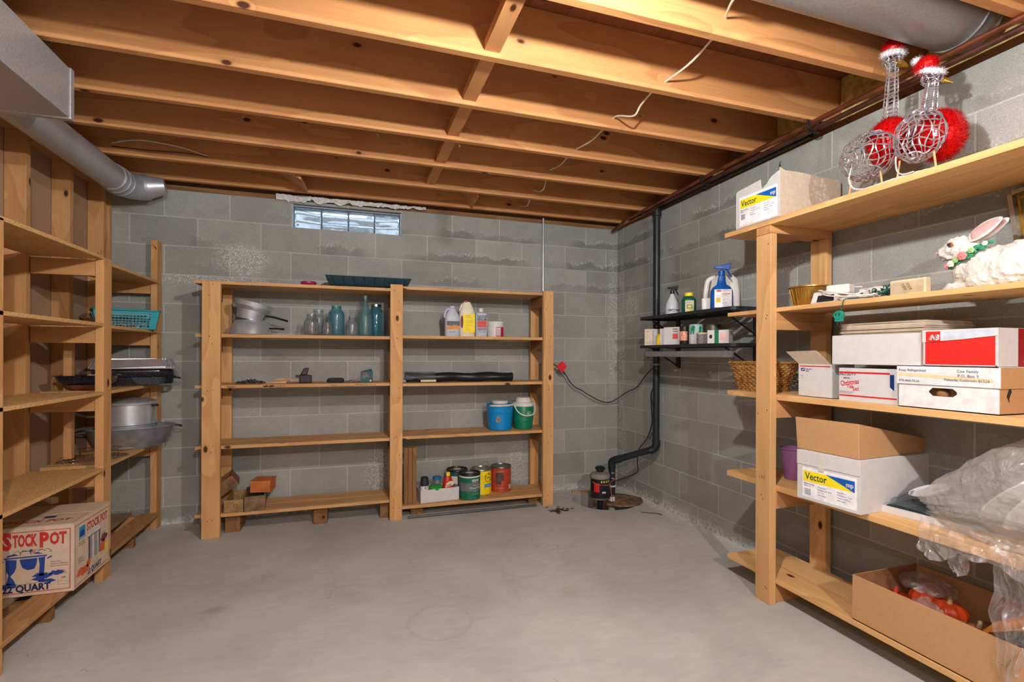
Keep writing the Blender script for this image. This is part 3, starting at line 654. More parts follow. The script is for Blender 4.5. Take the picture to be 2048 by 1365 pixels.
MB().lathe([(.001, .245), (.036, .245), (.039, .243), (.039, .228), (.037, .228)], 32).build('jar_lid', CHROME, t, smooth=True)

# third shelf, left bay
def chainpile(t, n, R, m, rr=.0022, seed=1, hz=.012):
    r = random.Random(seed); mb = MB()
    for k in range(n):
        a = r.uniform(0, 2*PI); q = R*math.sqrt(r.random()); cx, cy = q*cos(a), q*sin(a)*.5; cz = .004+r.random()*hz*(1-q/R)
        u = Vector((r.uniform(-1, 1), r.uniform(-1, 1), r.uniform(-.5, .5))).normalized(); v = u.orthogonal().normalized()
        mb.tube([Vector((cx, cy, cz)) + u*cos(i*2*PI/8)*rr*3.5 + v*sin(i*2*PI/8)*rr*1.6 for i in range(8)], rr*.6, 5, closed=True)
    return mb.build('chain_links', m, t)
t = T('chain_pile', 'loose pile of thin dark chain on the left bay third shelf', 'chain', (-.655, 3.76, .996)); chainpile(t, 110, .095, mat('tarnished_steel', (74, 72, 66), .45, .8), seed=3, hz=.03)
for lb, (x, y, z), rz, sz in (('longest small wood scrap, pointed at its left end, on the third shelf', (-.50, 3.735, .993), .12, (.14, .03, .018)), ('small wood scrap resting across the longest scrap', (-.46, 3.765, 1.0145), .25, (.12, .028, .016))):
    t = T('wood_scrap', lb, 'wood scrap', (x, y, z), rz, group='wood scraps on the third shelf')
    a, b_, c_ = sz; MB().hexa([(-a/2, 0, 0), (a/2, -b_/2, 0), (a/2, b_/2, 0), (-a/2, .006, 0)], [(-a/2+.02, 0, c_*.5), (a/2, -b_/2, c_), (a/2-.01, b_/2, c_), (-a/2+.02, .006, c_*.5)]).build('scrap', pine('x'), t, bevel=.002)
t = T('wood_scrap', 'rounded grey wood knob end beside the black tool box', 'wood scrap', (-.385, 3.745, .993))
MB().tube([(-.02, 0, .018), (.015, 0, .017), (.035, 0, .015)], lambda q: .016-.004*q, 14).build('scrap', mat('weathered_wood', (170, 150, 122), .8, var=.1), t, smooth=True)
t = T('hinged_case', 'small dark plastic case with its lid standing open, on the third shelf', 'case', (-.32, 3.775, .993))
DP = mat('dark_purple_plastic', (50, 38, 44), .4)
MB().box(-.028, .050, -.03, .03, 0, .055).build('case_body', DP, t, bevel=.007); MB().box(-.055, -.02, -.022, .022, .038, .055).build('latch_arm', DP, t, bevel=.003)
MB().hexa([(-.025, -.026, .055), (.020, -.026, .055), (.020, .026, .055), (-.025, .026, .055)], [(.0, -.026, .105), (.032, -.026, .105), (.032, .026, .105), (.0, .026, .105)]).build('case_lid', DP, t, bevel=.006)
t = T('black_pouch', 'small flat black zipped pouch on the third shelf', 'pouch', (-.11, 3.765, .993))
MB().lathe([(.001, 0), (.052, 0), (.060, .008), (.058, .022), (.045, .032), (.001, .034)], 32, sy=.5, sq=3).build('pouch_body', mat('black_fabric', (30, 34, 38), .7, bump=.3), t, smooth=True)
t = T('metal_parts', 'small heap of shiny metal bits between the black pouch and the tool booklet', 'metal parts', (.005, 3.76, .993)); chainpile(t, 60, .045, CHROME, rr=.0028, seed=9, hz=.02)
t = T('tool_box', 'small teal cardboard tool box with red brand lettering and torn flaps', 'box', (.105, 3.765, .992), -.05)
TC = mat('teal_card', (48, 84, 92), .6)
b = MB(); b.box(-.042, .042, -.022, -.020, 0, .078); b.box(-.042, .042, .020, .022, 0, .078); b.box(-.042, -.040, -.022, .022, 0, .078); b.box(.040, .042, -.022, .022, 0, .078); b.box(-.042, .042, -.022, .022, 0, .003)
b.hexa([(-.042, -.022, .078), (.04, -.022, .078), (.04, -.020, .078), (-.042, -.020, .078)], [(-.03, .010, .083), (.032, .004, .098), (.032, .006, .098), (-.03, .012, .083)])
b.build('box_body', TC, t)
text(t, 'printed_text', [('RYOBI', .013, -.030, .058, .02)], fr_front(0, -.022), mat('pink_red_print', (214, 74, 82), .5)); text(t, 'fine_print', [('ACCESSORY KIT', .006, -.03, .048), ('DRILL AND DRIVE', .006, -.03, .040), ('BIT SET', .006, -.03, .030)], fr_front(0, -.022), PAPER)
decal(t, 'round_mark', [blob(.027, .012, .007, .007)], fr_front(0, -.022), PAPER)

# second shelf, right bay
sz = 1.335
def jug(t, R, H_, m, handle=True, flat=.62, neck=.018):
    MB().lathe([(.001, 0), (R*.95, 0), (R, .006), (R, H_*.58), (R*.86, H_*.72), (R*.5, H_*.86), (neck, H_*.92), (neck, H_*.935)], 40, sy=flat, sq=3).build('jug_body', m, t, smooth=True)
    MB().lathe([(neck*1.15, H_*.925), (neck*1.2, H_*.93), (neck*1.2, H_), (neck*1.1, H_*1.0), (.001, H_)], 24).build('cap', m, t, smooth=True)
    if handle: MB().tube([(-neck*.9, 0, H_*.90), (-R*.62, 0, H_*.90), (-R*.93, 0, H_*.80), (-R*.98, 0, H_*.66), (-R*.80, 0, H_*.56)], .0085, 12, smooth=5).build('handle', m, t, smooth=True)
GP = mat('blue_grey_plastic', (186, 192, 204), .45, var=.02)
OR = mat('orange_print', (226, 140, 30), .5)
t = T('cleaner_jug', 'pale grey plastic jug with side handle and orange label band', 'jug', (.738, 3.78, sz)); jug(t, .058, .235, GP)
fc = lambda u, v, w_: (u, -.0365-w_, v)
decal(t, 'label_bands', [(-.046, .052, .055, .082)], fc, OR, nu=4); decal(t, 'black_band', [(-.046, .052, .094, .118)], fc, mat('grey_print', (84, 86, 94), .5)); text(t, 'printed_text', [('PRIMER PLUS', .0145, -.044, .083, .03, .096), ('SUPER CONC.', .008, -.03, .033)], fc, BLACK)
t = T('cleaner_jug', 'cream plastic jug with a big yellow label, tallest on the right bay', 'jug', (.856, 3.79, sz))
CR = mat('cream_plastic', (226, 218, 196), .45, var=.03)
MB().lathe([(.001, 0), (.059, 0), (.062, .006), (.062, .185), (.052, .215), (.034, .258), (.026, .272), (.001, .276)], 40, sy=.7, sq=3.2).build('jug_body', CR, t, smooth=True)
MB().lathe([(.020, .262), (.021, .280), (.001, .283)], 20, c=(-.008, 0, 0)).build('cap', mat('red_cap', (150, 60, 50), .5), t, smooth=True)
MB().tube([(-.022, -.005, .262), (-.040, -.005, .25), (-.052, -.005, .222), (-.056, -.005, .20)], .0075, 10, smooth=5).build('handle', CR, t, smooth=True)
fc = lambda u, v, w_: (u, -.0445-w_, v)
decal(t, 'yellow_label', [(-.038, .055, .03, .175)], fc, YEL, nu=2); decal(t, 'brown_picture', [blob(-.047, .115, .010, .05)], fc, mat('brown_print', (120, 60, 40), .6))
text(t, 'fine_print', [('STRIPPER', .010, -.022, .158), ('READ ALL CAUTIONS', .0062, -.022, .146), ('DIRECTIONS FOR USE', .0062, -.022, .12), ('KEEP OUT OF REACH', .0062, -.022, .108), ('ADHESIVE REMOVER', .0062, -.022, .085), ('ONE GALLON', .0062, -.022, .05)], fc, mat('olive_print', (130, 116, 20), .6))
t = T('sealer_bottle', 'pale grey square bottle with black lettering over a red patch', 'bottle', (.968, 3.78, sz))
MB().lathe([(.001, 0), (.045, 0), (.047, .006), (.047, .175), (.040, .188), (.016, .196), (.016, .202)], 40, sy=.75, sq=4).build('bottle_body', GP, t, smooth=True); MB().lathe([(.019, .198), (.019, .225), (.001, .227)], 24).build('cap', WHITEP, t, smooth=True)
fc = lambda u, v, w_: (u, -.0365-w_, v)
decal(t, 'red_patch', [(-.036, .036, .075, .125)], fc, mat('coral_print', (214, 84, 70), .6)); decal(t, 'grey_band', [(-.04, .04, .162, .170), (-.036, .036, .05, .07)], fc, mat('grey_band_print', (140, 142, 152), .5))
text(t, 'printed_text', [('GROUT', .020, -.036, .146, .03, .073), ('SEALER', .020, -.038, .129, .03, .077), ('ONE QUART', .008, -.033, .035, 0, .065)], fc, BLACK)
t = T('plastic_tub', 'short white plastic tub with a crimson label, right of the sealer bottle', 'tub', (1.082, 3.77, sz))
MB().lathe([(.001, 0), (.060, 0), (.063, .003), (.068, .095), (.072, .096), (.072, .103), (.069, .104), (.069, .108), (.073, .109), (.073, .120), (.070, .122), (.001, .122)], 48).build('tub_body', WHITEP, t, smooth=True)
fc = fr_cyl(.0655); CRM = mat('crimson_print', (190, 22, 74), .5)
decal(t, 'label', [(.028, .068, .005, .078), (-.012, .028, .072, .078), (-.012, .028, .005, .010), (-.012, -.008, .01, .072)], fc, CRM, off=.002, nu=8)
decal(t, 'fine_print_block', [(-.004, .02, .02, .06)], fc, mat('pale_grey_print', (196, 186, 188), .6), off=.002, nu=4)
# third shelf, right bay: rolled black fabric in a torn sleeve
t = T('fabric_roll', 'long roll of black landscape fabric lying on the right bay third shelf', 'roll', (.79, 3.765, .986))
BF = mat('black_sheet', (26, 30, 34), .38, bump=.35, bscale=30)
MB().grid(lambda u, v: (.42*(2*u-1)+.01, (.037+.004*sin(u*23)+.003*sin(v*12+u*9))*cos(2*PI*v)*1.15, .036+(.035+.004*sin(u*17+v*5))*sin(2*PI*v)), 60, 28).build('roll_body', BF, t, smooth=True)
MB().tube([(.425, 0, .036), (.4305, 0, .036)], .030, 20).build('roll_end', BLACK, t)
mb = MB().grid(crumple(lambda u, v: (-.42+.235*u, -.043*cos(PI*v)*-1*-1 if False else -.046*cos(PI*(v-.12)*1.1), .036+.044*sin(PI*(v-.12)*1.1)), .006, 18, 2), 40, 24)
mb.build('plastic_sleeve', mat('clear_film', (210, 215, 220), .12, trans=.85, alpha=.45, var=0, ior=1.2), t, smooth=True)
fc = lambda u, v, w_: (u, -.0475-w_, v)
decal(t, 'paper_label', [(-.30, -.185, .004, .020)], fc, mat('cream_label', (206, 204, 170), .6)); text(t, 'printed_letters', [('cn', .03, -.435, .004, .03)], fc, WHITE)
# fourth shelf, right bay: two drink coolers
t = T('drink_cooler', 'bright blue round drink cooler with white screw lid', 'cooler', (1.128, 3.785, .601), .1)
BL = mat('cooler_blue', (0, 132, 200), .35, var=.02)
MB().lathe([(.001, 0), (.088, 0), (.094, .006), (.103, .13), (.105, .132), (.107, .150), (.106, .195), (.108, .200), (.108, .205), (.100, .206), (.094, .200), (.001, .20)], 56).build('cooler_body', BL, t, smooth=True)
MB().lathe([(.001, .205), (.062, .204), (.064, .208), (.064, .224), (.060, .229), (.001, .229)], 40).build('lid', WHITEP, t, smooth=True)
MB().tube([(-.095, -.035, .192), (-.09, -.075, .196), (.0, -.112, .198), (.075, -.08, .200), (.088, -.05, .202)], .008, 10, smooth=5).build('handle', WHITEP, t, smooth=True)
decal(t, 'worn_sticker', [blob(-.052, .088, .020, .026, 16, .06, 4)], fr_cyl(.101), mat('worn_sticker', (176, 160, 144), .6, col2=(90, 70, 60), scale=120), off=.002)
t = T('drink_cooler', 'smaller green round drink cooler with white lid and carry handle', 'cooler', (1.326, 3.785, .601))
MB().lathe([(.001, 0), (.070, 0), (.075, .005), (.078, .06), (.081, .063), (.084, .18), (.082, .184), (.001, .184)], 56).build('cooler_body', mat('cooler_green', (0, 120, 84), .4, var=.02), t, smooth=True)
MB().lathe([(.083, .182), (.084, .21), (.066, .214), (.066, .217), (.064, .218), (.064, .238), (.056, .240), (.056, .25), (.001, .251)], 48).build('lid', WHITEP, t, smooth=True)
MB().tube([(-.088, 0, .202), (-.088, -.02, .195), (-.07, -.062, .145), (-.03, -.092, .115), (.03, -.094, .112), (.075, -.065, .135), (.092, -.02, .185), (.090, 0, .202)], .0055, 10, smooth=6).build('handle', WHITEP, t, smooth=True)
fc = fr_cyl(.083)
hexp = [(.020+.022*cos(a*PI/3), .125+.022*sin(a*PI/3)) for a in range(6)]; hexi = [(.020+.019*cos(a*PI/3), .125+.019*sin(a*PI/3)) for a in range(6)]
mb = MB()
for i in range(6):
    j = (i+1) % 6; mb.prism([hexp[i], hexp[j], hexi[j], hexi[i]], fc, .001, .002)
for a in (-.8, 0, .8): mb.prism([(.020-.002, .116), (.020+.002, .116), (.020+.006*sin(a)+.005*a, .136-.004*abs(a)), (.020+.012*a-.003, .133-.004*abs(a))], fc, .001, .002)
mb.prism(blob(.010, .113, .005, .005, 10), fc, .001, .002); mb.prism(blob(.030, .113, .005, .005, 10), fc, .001, .002)
mb.build('leaf_emblem', WHITE, t, nrm=False)

# bottom shelf, right bay
t = T('slatted_panel', 'upright wooden slatted panel leaning at the left of the right bay bottom shelf', 'wood panel', (.41, 3.68, .094))
for k in range(3): MB().box(-.044+.031*k, -.015+.031*k, 0, .02, 0, .415).build('slat', oldwood('z'), t, bevel=.002)
MB().box(-.044, .060, .02, .035, .385, .415).build('rail', oldwood('x'), t); MB().box(-.044, .055, .02, .035, .02, .05).build('rail', oldwood('x'), t)
t = T('open_carton', 'low open white carton holding bottles on the bottom shelf', 'carton', (.485, 3.665, .094), .085)
mb = MB(); L_, W_, H_ = .295, .15, .098
mb.box(0, L_, 0, .003, 0, H_); mb.box(0, L_, W_-.003, W_, 0, H_); mb.box(0, .003, 0, W_, 0, H_); mb.box(L_-.003, L_, 0, W_, 0, H_); mb.box(0, L_, 0, W_, 0, .003)
mb.build('carton_body', WHITE, t)
def place(p, base, rz): return (base[0]+p[0]*cos(rz)-p[1]*sin(rz), base[1]+p[0]*sin(rz)+p[1]*cos(rz), base[2])
pc = lambda a, b: place((a, b), (.485, 3.665, .098), .085)
t = T('spray_can', 'spray paint can with a tall black cap in the white carton', 'spray can', pc(.04, .045))
MB().lathe([(.001, 0), (.031, 0), (.031, .12), (.027, .126)], 32).build('can_body', WHITEP, t, smooth=True); MB().lathe([(.031, .118), (.033, .12), (.028, .178), (.022, .183), (.001, .184)], 32).build('cap', mat('charcoal_cap', (34, 44, 56), .4), t, smooth=True)
decal(t, 'red_oval', [blob(.014, .105, .019, .009, 24)], fr_cyl(.031), REDD, off=.001); text(t, 'printed_text', [('KRYLON', .008, .0, .102, .02, .028)], fr_cyl(.031), WHITE, off=.0016)
t = T('lighter_fluid_bottle', 'red plastic bottle with yellow cap and slanting label', 'bottle', pc(.222, .05))
MB().lathe([(.001, 0), (.038, 0), (.040, .005), (.040, .115), (.022, .17), (.014, .178)], 32, sy=.6).build('bottle_body', mat('bottle_red', (196, 30, 20), .4), t, smooth=True); MB().lathe([(.016, .175), (.015, .20), (.001, .201)], 24).build('cap', YEL, t, smooth=True)
fc = lambda u, v, w_: (u, -.0245-w_, v)
decal(t, 'label', [[(-.026, .088), (.036, .105), (.036, .132), (.018, .138), (-.018, .122)]], fc, mat('pale_label', (232, 214, 180), .5)); text(t, 'printed_text', [('Gulf', .022, -.016, .096, .02, None, .25)], fc, REDD)
t = T('plastic_lid', 'bright green plastic lid lying in the white carton', 'lid', pc(.125, .05)); MB().lathe([(.001, .082), (.05, .082), (.052, .088), (.052, .104), (.044, .110), (.001, .110)], 36).build('lid_body', mat('bright_green', (44, 150, 44), .4), t, smooth=True)
t = T('small_jar', 'little clear jar with a blue lid in the back of the white carton', 'jar', pc(.15, .112)); MB().lathe([(.001, 0), (.033, 0), (.033, .13), (.027, .14)], 32).build('jar_body', GLASS, t, smooth=True); MB().lathe([(.032, .138), (.033, .16), (.001, .162)], 32).build('lid', mat('lid_blue', (20, 110, 160), .4), t, smooth=True)
def can(t, R, H_, m, top, bail=False):
    MB().lathe([(.001, 0), (R, 0), (R+.001, .004), (R, .008), (R, H_-.012)], 56).build('can_body', m, t, smooth=True)
    MB().lathe([(R, H_-.014), (R+.002, H_-.012), (R+.002, H_-.003), (R, H_), (R-.005, H_-.001), (R-.007, H_-.008), (R-.02, H_-.008), (R-.022, H_-.005), (.001, H_-.005)], 56).build('lid', top, t, smooth=True)
GC = mat('can_green', (8, 104, 72), .4, var=.02); CG = mat('can_band_grey', (104, 112, 114), .4)
fb = mat('black_lid', (20, 22, 26), .35)
z_ = .094
t = T('paint_can', 'large green and grey can of wood stain in front, lettering facing out', 'paint can', (.868, 3.725, z_), 0, group='paint cans on the bottom shelf'); can(t, .0825, .195, GC, fb)
fc = fr_cyl(.0825); mb = MB(); mb.grid(lambda u, v: fc(-.22+.30*u, .066+.064*v, .0006), 40, 1); mb.build('grey_band', CG, t, nrm=False)
mb = MB(); mb.lathe([(.0832, .168), (.0832, .178)], 56); mb.build('cream_rim_band', CR, t)
text(t, 'printed_text', [('BEHR', .026, .0, .138, .035, .062), ('PREMIUM', .009, .012, .126), ('Waterproofing', .012, .005, .108, .01, .075), ('Wood Stain', .022, -.018, .084, .02, .105), ('1 Gallon', .011, .010, .064), ('SEMI-TRANSPARENT', .006, .006, .050), ('Exterior Weatherproofing', .006, .0, .040), ('BASE', .007, .02, .012)], fc, WHITE, off=.0014)
decal(t, 'lid_sticker', [blob(0, 0, .03, .03, 24)], fr_top(0, 0, .191), PAPER)
t = T('paint_can', 'green paint can with black lid behind the front can', 'paint can', (.80, 3.875, z_), group='paint cans on the bottom shelf'); can(t, .0825, .195, mat('can_teal', (28, 92, 84), .4), fb)
decal(t, 'lid_sticker', [blob(0, 0, .03, .03, 24)], fr_top(0, 0, .191), PAPER); decal(t, 'pale_label', [(-.06, -.01, .09, .15)], fr_cyl(.0825), PAPER, off=.001, nu=6)
t = T('paint_can', 'yellow paint can with wire bail handle raised', 'paint can', (.990, 3.842, z_), group='paint cans on the bottom shelf'); can(t, .0825, .195, mat('can_yellow', (244, 214, 6), .4), mat('tin_lid', (150, 150, 146), .3, .8))
fc = fr_cyl(.0825)
decal(t, 'black_oval', [blob(.045, .130, .036, .036, 28)], fc, mat('black_brown', (50, 30, 14), .5), off=.0008); decal(t, 'yellow_oval', [blob(.045, .130, .031, .018, 28)], fc, YEL, off=.0012); text(t, 'printed_text', [('Cabot', .020, .022, .124, .02, .046)], fc, mat('black_brown', (50, 30, 14), .5), off=.0018)
decal(t, 'blue_band', [(.005, .085, .055, .082)], fc, mat('cyan_print', (60, 160, 196), .5), off=.0008, nu=10); text(t, 'band_text', [('EXTERIOR', .012, .022, .063)], fc, WHITE, off=.0014)
decal(t, 'teal_drip', [[(-.02, .185), (.08, .185), (.082, .168), (.07, .172), (.05, .160), (.02, .166), (-.01, .170)]], fc, mat('teal_drip', (110, 160, 140), .4), off=.0008)
MB().tube([(-.083, .0, .17), (-.06, -.02, .20), (-.01, -.03, .235), (.03, -.01, .245), (.06, .03, .23), (.083, 0, .17)], .0018, 8, smooth=6).build('bail_handle', CHROME, t, smooth=True)
t = T('paint_can', 'rusty red paint can with a picture label at the right', 'paint can', (1.162, 3.865, z_), group='paint cans on the bottom shelf'); can(t, .0825, .200, mat('can_rust_red', (176, 66, 40), .4, var=.06), mat('dull_tin_lid', (120, 118, 112), .35, .8))
fc = fr_cyl(.0825); decal(t, 'picture', [(-.07, .0, .09, .155), (-.07, -.02, .06, .09)], fc, mat('picture_print', (106, 84, 80), .5, col2=(60, 40, 44), scale=40), off=.0008, nu=10)
text(t, 'printed_text', [('THOMPSONS', .010, -.06, .160, .02), ('Semi-Transparent', .010, -.065, .03, .01), ('1 GAL', .012, .045, .10)], fc, mat('pale_orange_print', (230, 160, 110), .5), off=.0014); decal(t, 'barcode_patch', [(.05, .075, .02, .055)], fc, WHITE, off=.0008, nu=4)
# rods lying under the bottom shelf
for k in range(2):
    t = T('metal_rod', ['nearer', 'farther'][k] + ' of two thin grey rods on the floor under the right bay', 'rod', (.85, 3.64+.012*k, .011), group='rods under the bottom shelf')
    MB().tube([(-.46, 0, 0), (.54, .01*k, 0)], .006, 8).build('rod', mat('grey_rod', (92, 96, 92), .5, .5), t)
# wood boxes at the left bay bottom shelf
def wbox(t, L_, W_, H_, m, th=.008, lid=False):
    mb = MB(); mb.box(0, L_, 0, th, 0, H_); mb.box(0, L_, W_-th, W_, 0, H_); mb.box(0, th, th, W_-th, 0, H_); mb.box(L_-th, L_, th, W_-th, 0, H_); mb.box(0, L_, 0, W_, 0, th*.7)
    mb.build('box_body', m, t, bevel=.0015)
    if lid: MB().box(-.002, L_+.002, -.002, W_+.002, H_, H_+.008).build('lid', m, t)
GW = mat('grey_old_wood', (124, 98, 72), .85, var=.18, scale=22, bump=.3, bscale=90)
BW_ = mat('brown_old_wood', (122, 88, 56), .85, var=.18, scale=20, bump=.3, bscale=90)
bz = .152
t = T('wooden_box', 'small old wooden box with dovetailed corner, lower left beside the shelf post', 'box', (-.795, 3.655, bz), 0); wbox(t, .115, .26, .08, mat('tan_old_wood', (158, 124, 78), .8, var=.15, scale=20)); 
decal(t, 'printed_ring', [blob(.07, .042, .013, .013, 20)], fr_front(), mat('faint_ink', (96, 74, 50), .8)); decal(t, 'printed_ring_inner', [blob(.07, .042, .009, .009, 20)], fr_front(), mat('tan_old_wood', (158, 124, 78), .8), off=.0007)
decal(t, 'corner_joints', [(0, .006, .008+.014*k, .015+.014*k) for k in range(5)], fr_front(), mat('faint_ink', (96, 74, 50), .8))
t = T('wooden_box', 'grey weathered open wooden box, front right of the box pile', 'box', (-.672, 3.640, bz), .12); wbox(t, .125, .27, .098, GW)
t = T('wooden_box', 'dark wooden box tipped on its side on top of the pile', 'box', (-.825, 3.70, .245), rot=(0, -.62, .18)); wbox(t, .135, .20, .075, BW_)
t = T('wooden_box', 'orange-brown wooden box with closed top resting on the pile', 'box', (-.655, 3.74, .252), rot=(-.02, .03, -.12)); wbox(t, .125, .15, .070, mat('orange_old_wood', (196, 112, 56), .75, var=.1, scale=16, bump=.2), lid=True)
decal(t, 'nail_dots', [blob(.02+.028*k, .012, .002, .002, 8) for k in range(4)] + [blob(.02+.028*k, .058, .002, .002, 8) for k in range(4)], fr_front(), nail)

# ------------------------------------------------------------------ left shelving unit
LU = T('wooden_shelving', 'left shelving of particle board shelves on wooden posts, against the stud wall', 'shelving', (-1.4, 3.0, 0))
lz = wood('post_wood', (212, 162, 106), (168, 116, 68), 'z', ring=10)
for (x0, x1, y0, y1, zt) in ((-1.272, -1.234, 3.115, 3.204, 1.700), (-1.296, -1.258, 3.930, 4.019, 1.965), (-1.272, -1.234, 2.245, 2.334, 1.70), (-1.272, -1.234, 1.30, 1.389, 1.70)):
    MB().box(x0, x1, y0, y1, 0, zt).build('post', lz, LU, world=True, bevel=.002)
MB().tube([(-1.27, 3.9285, 1.925), (-1.262, 3.9285, 1.90), (-1.285, 3.9285, 1.935)], .0015, 5).build('pen_mark', BLACK, LU, world=True)
for z in (1.706, 1.355, 1.000, .606):
    for ya, yb_ in ((1.25, 3.1145), (3.2045, 3.99)):
        dz = {1.706: (0, -.016), 1.355: (0, -.004), 1.0: (-.004, -.006), .606: (-.008, -.008)}[z][0 if yb_ < 3.2 else 1]
        b = MB().box(-1.545, -1.234 if yb_ < 3.2 else -1.250, ya, yb_, z+dz-.017, z+dz)
        b.build('shelf_board', PARTICLE, LU, world=True, bevel=.001)
    for y in (3.115, 3.93, 2.245):
        MB().box(-1.545, -1.274 if y < 3.9 else -1.30, y+.004, y+.042, z-.105, z-.022).build('cleat', lz if False else stud('x'), LU, world=True, bevel=.002)
for (x0, x1, ya, yb_, m_) in ((-1.345, -1.232, 1.3, 3.112, 'a'), (-1.345, -1.274, 3.112, 3.206, 'a'), (-1.350, -1.240, 3.206, 3.925, 'a'), (-1.545, -1.415, 1.3, 3.98, 'b')):
    MB().box(x0, x1, ya, yb_, .098, .118).build('bottom_board', wood('oak_board', (196, 148, 96), (138, 94, 54), 'y', ring=14, knots=False) if m_ == 'a' else mat('grey_board', (146, 122, 96), .8, var=.12, scale=10), LU, world=True, bevel=.002)
for y in (2.72, 3.60, 1.9): MB().box(-1.54, -1.272, y, y+.038, 0, .097).build('foot_block', oldwood('x'), LU, world=True, bevel=.002)
for y in (3.118, 3.932): MB().box(-1.54, -1.30, y+.004, y+.040, .0, .097).build('foot_block', stud('x'), LU, world=True, bevel=.002)
MB().box(-1.49, -1.452, 3.30, 3.335, .62, 1.32).build('rear_post', stud('z'), LU, world=True, bevel=.002)

def rrect(L_, W_, r, n=6):
    out = []
    for cx, cy, a0 in ((L_/2-r, W_/2-r, 0), (-L_/2+r, W_/2-r, PI/2), (-L_/2+r, -W_/2+r, PI), (L_/2-r, -W_/2+r, 1.5*PI)):
        for k in range(n+1): a = a0+PI/2*k/n; out.append((cx+r*cos(a), cy+r*sin(a)))
    return out
def shell(mb, secs, close=True):
    """secs: list of (outline, z) with the same number of points"""
    n = len(secs[0][0]); vs = [(x, y, z) for o, z in secs for x, y in o]
    fs = [(i*n+k, i*n+(k+1) % n, (i+1)*n+(k+1) % n, (i+1)*n+k) for i in range(len(secs)-1) for k in range(n)]
    if close: fs.append(tuple(range(n))[::-1])
    return mb.add(vs, fs)
# teal plastic basket: solid corners and rim, lattice sides
t = T('plastic_basket', 'teal plastic lattice basket of small odds and ends on the left shelving', 'basket', (-1.385, 3.79, 1.352), .44)
TE = mat('teal_plastic', (0, 146, 160), .4, var=.02)
L0, W0, H0, L1, W1 = .295, .19, .118, .335, .225
mb = MB(); o0, o1 = rrect(L0, W0, .03), rrect(L1, W1, .035)
mb.add([(x, y, .0) for x, y in o0], [tuple(range(len(o0)))])
lp = lambda a, b, q: a+(b-a)*q
for side in range(4):
    horiz = side % 2 == 0; sgn = -1 if side < 2 else 1
    Lb, Lt = (L0, L1) if horiz else (W0, W1); Wb, Wt = (W0, W1) if horiz else (L0, L1)
    def P(u, q): # u -1..1
        x = u*lp(Lb, Lt, q)/2*.74; y = sgn*lp(Wb, Wt, q)/2; z = q*H0
        return (x, y, z) if horiz else (y, x, z)
    nb_ = 13 if horiz else 8
    for k in range(nb_+1): u = -1+2*k/nb_; mb.tube([P(u, .0), P(u, 1)], .0022, 4, caps=False)
    for k in range(7): q = .08+.80*k/6; mb.tube([P(-1, q), P(1, q)], .0022, 4, caps=False)
    for u0, u1 in ((-1.33, -1), (1, 1.33)):
        mb.add([P(u0, 0), P(u1, 0), P(u1, 1), P(u0, 1)], [(0, 1, 2, 3)])
    mb.add([P(-1, .9), P(1, .9), P(1, 1), P(-1, 1)], [(0, 1, 2, 3)])
    mb.add([P(-1, 0), P(1, 0), P(1, .08), P(-1, .08)], [(0, 1, 2, 3)])
mb.build('basket_body', TE, t, nrm=False)
MB().tube([(x, y, H0) for x, y in rrect(L1+.008, W1+.008, .035)], .006, 8, closed=True).build('rim', TE, t, smooth=True)
r = random.Random(5)
mb = MB()
for k in range(260):
    x, y = r.uniform(-.13, .13), r.uniform(-.08, .08); mb.ball((x, y, .006+r.random()*.030), .006, n=6, m=4)
BM = mat('mixed_bits', (220, 216, 206), .5, scale=70, col2=(120, 40, 36))
o = tag(mb.build('loose_bits', BM), 'loose small mixed odds and ends lying in the teal lattice basket', 'bits'); o['kind'] = 'stuff'; o.location = t.location; o.rotation_euler = t.rotation_euler; o.location.z += .002
t = T('wicker_bowl', 'tiny brown wicker bowl behind the teal basket', 'basket', (-1.495, 3.60, 1.352))
MB().lathe([(.001, 0), (.028, 0), (.034, .02), (.040, .045), (.048, .052), (.046, .054), (.038, .047), (.030, .02), (.001, .004)], 20, sq=3).build('bowl_body', mat('brown_wicker', (96, 60, 36), .8, var=.3, scale=60, bump=.8, bscale=90), t, smooth=True)
# third shelf: roaster, foil pan, shallow pan, wooden tray
zr = .996
t = T('roasting_pan', 'black speckled enamel roaster with lid on the left shelving', 'roaster', (-1.315, 3.735, zr), .35)
EN = mat('black_enamel', (14, 16, 22), .14, var=.5, scale=160, col2=(44, 48, 56), coat=.6)
mb = MB(); shell(mb, [(rrect(.36, .20, .08), 0), (rrect(.40, .235, .09), .008), (rrect(.415, .25, .09), .052), (rrect(.435, .262, .09), .055)]); mb.build('pan_body', EN, t, smooth=True)
mb = MB(); shell(mb, [(rrect(.436, .264, .09), .056), (rrect(.42, .25, .09), .064), (rrect(.405, .24, .09), .094), (rrect(.36, .20, .08), .104), (rrect(.2, .1, .04), .106)], False); mb.add([(x, y, .106) for x, y in rrect(.2, .1, .04)], [tuple(range(28))]); mb.build('lid', EN, t, smooth=True)
MB().tube([(.205, -.05, .045), (.235, -.045, .040), (.24, .0, .040), (.235, .045, .040), (.205, .05, .045)], .006, 8, smooth=4).build('handle', EN, t, smooth=True)
t = T('foil_pan', 'crinkled foil pan upside down on top of the black roaster', 'foil pan', (-1.315, 3.735, zr+.108), .35)
FO = mat('aluminium_foil', (222, 222, 226), .18, .8, var=.05)
mb = MB(); n = 112; secs = []
def ripple(L_, W_, r_, amp):
    base = rrect(L_, W_, r_, 27); out = []
    for i, (x, y) in enumerate(base):
        k = 1+amp*(1 if i % 4 < 2 else -1)*(1.2 if i % 8 < 4 else .6); out.append((x*k, y*(1+amp*2.6*(1 if i % 4 < 2 else -1))))
    return out
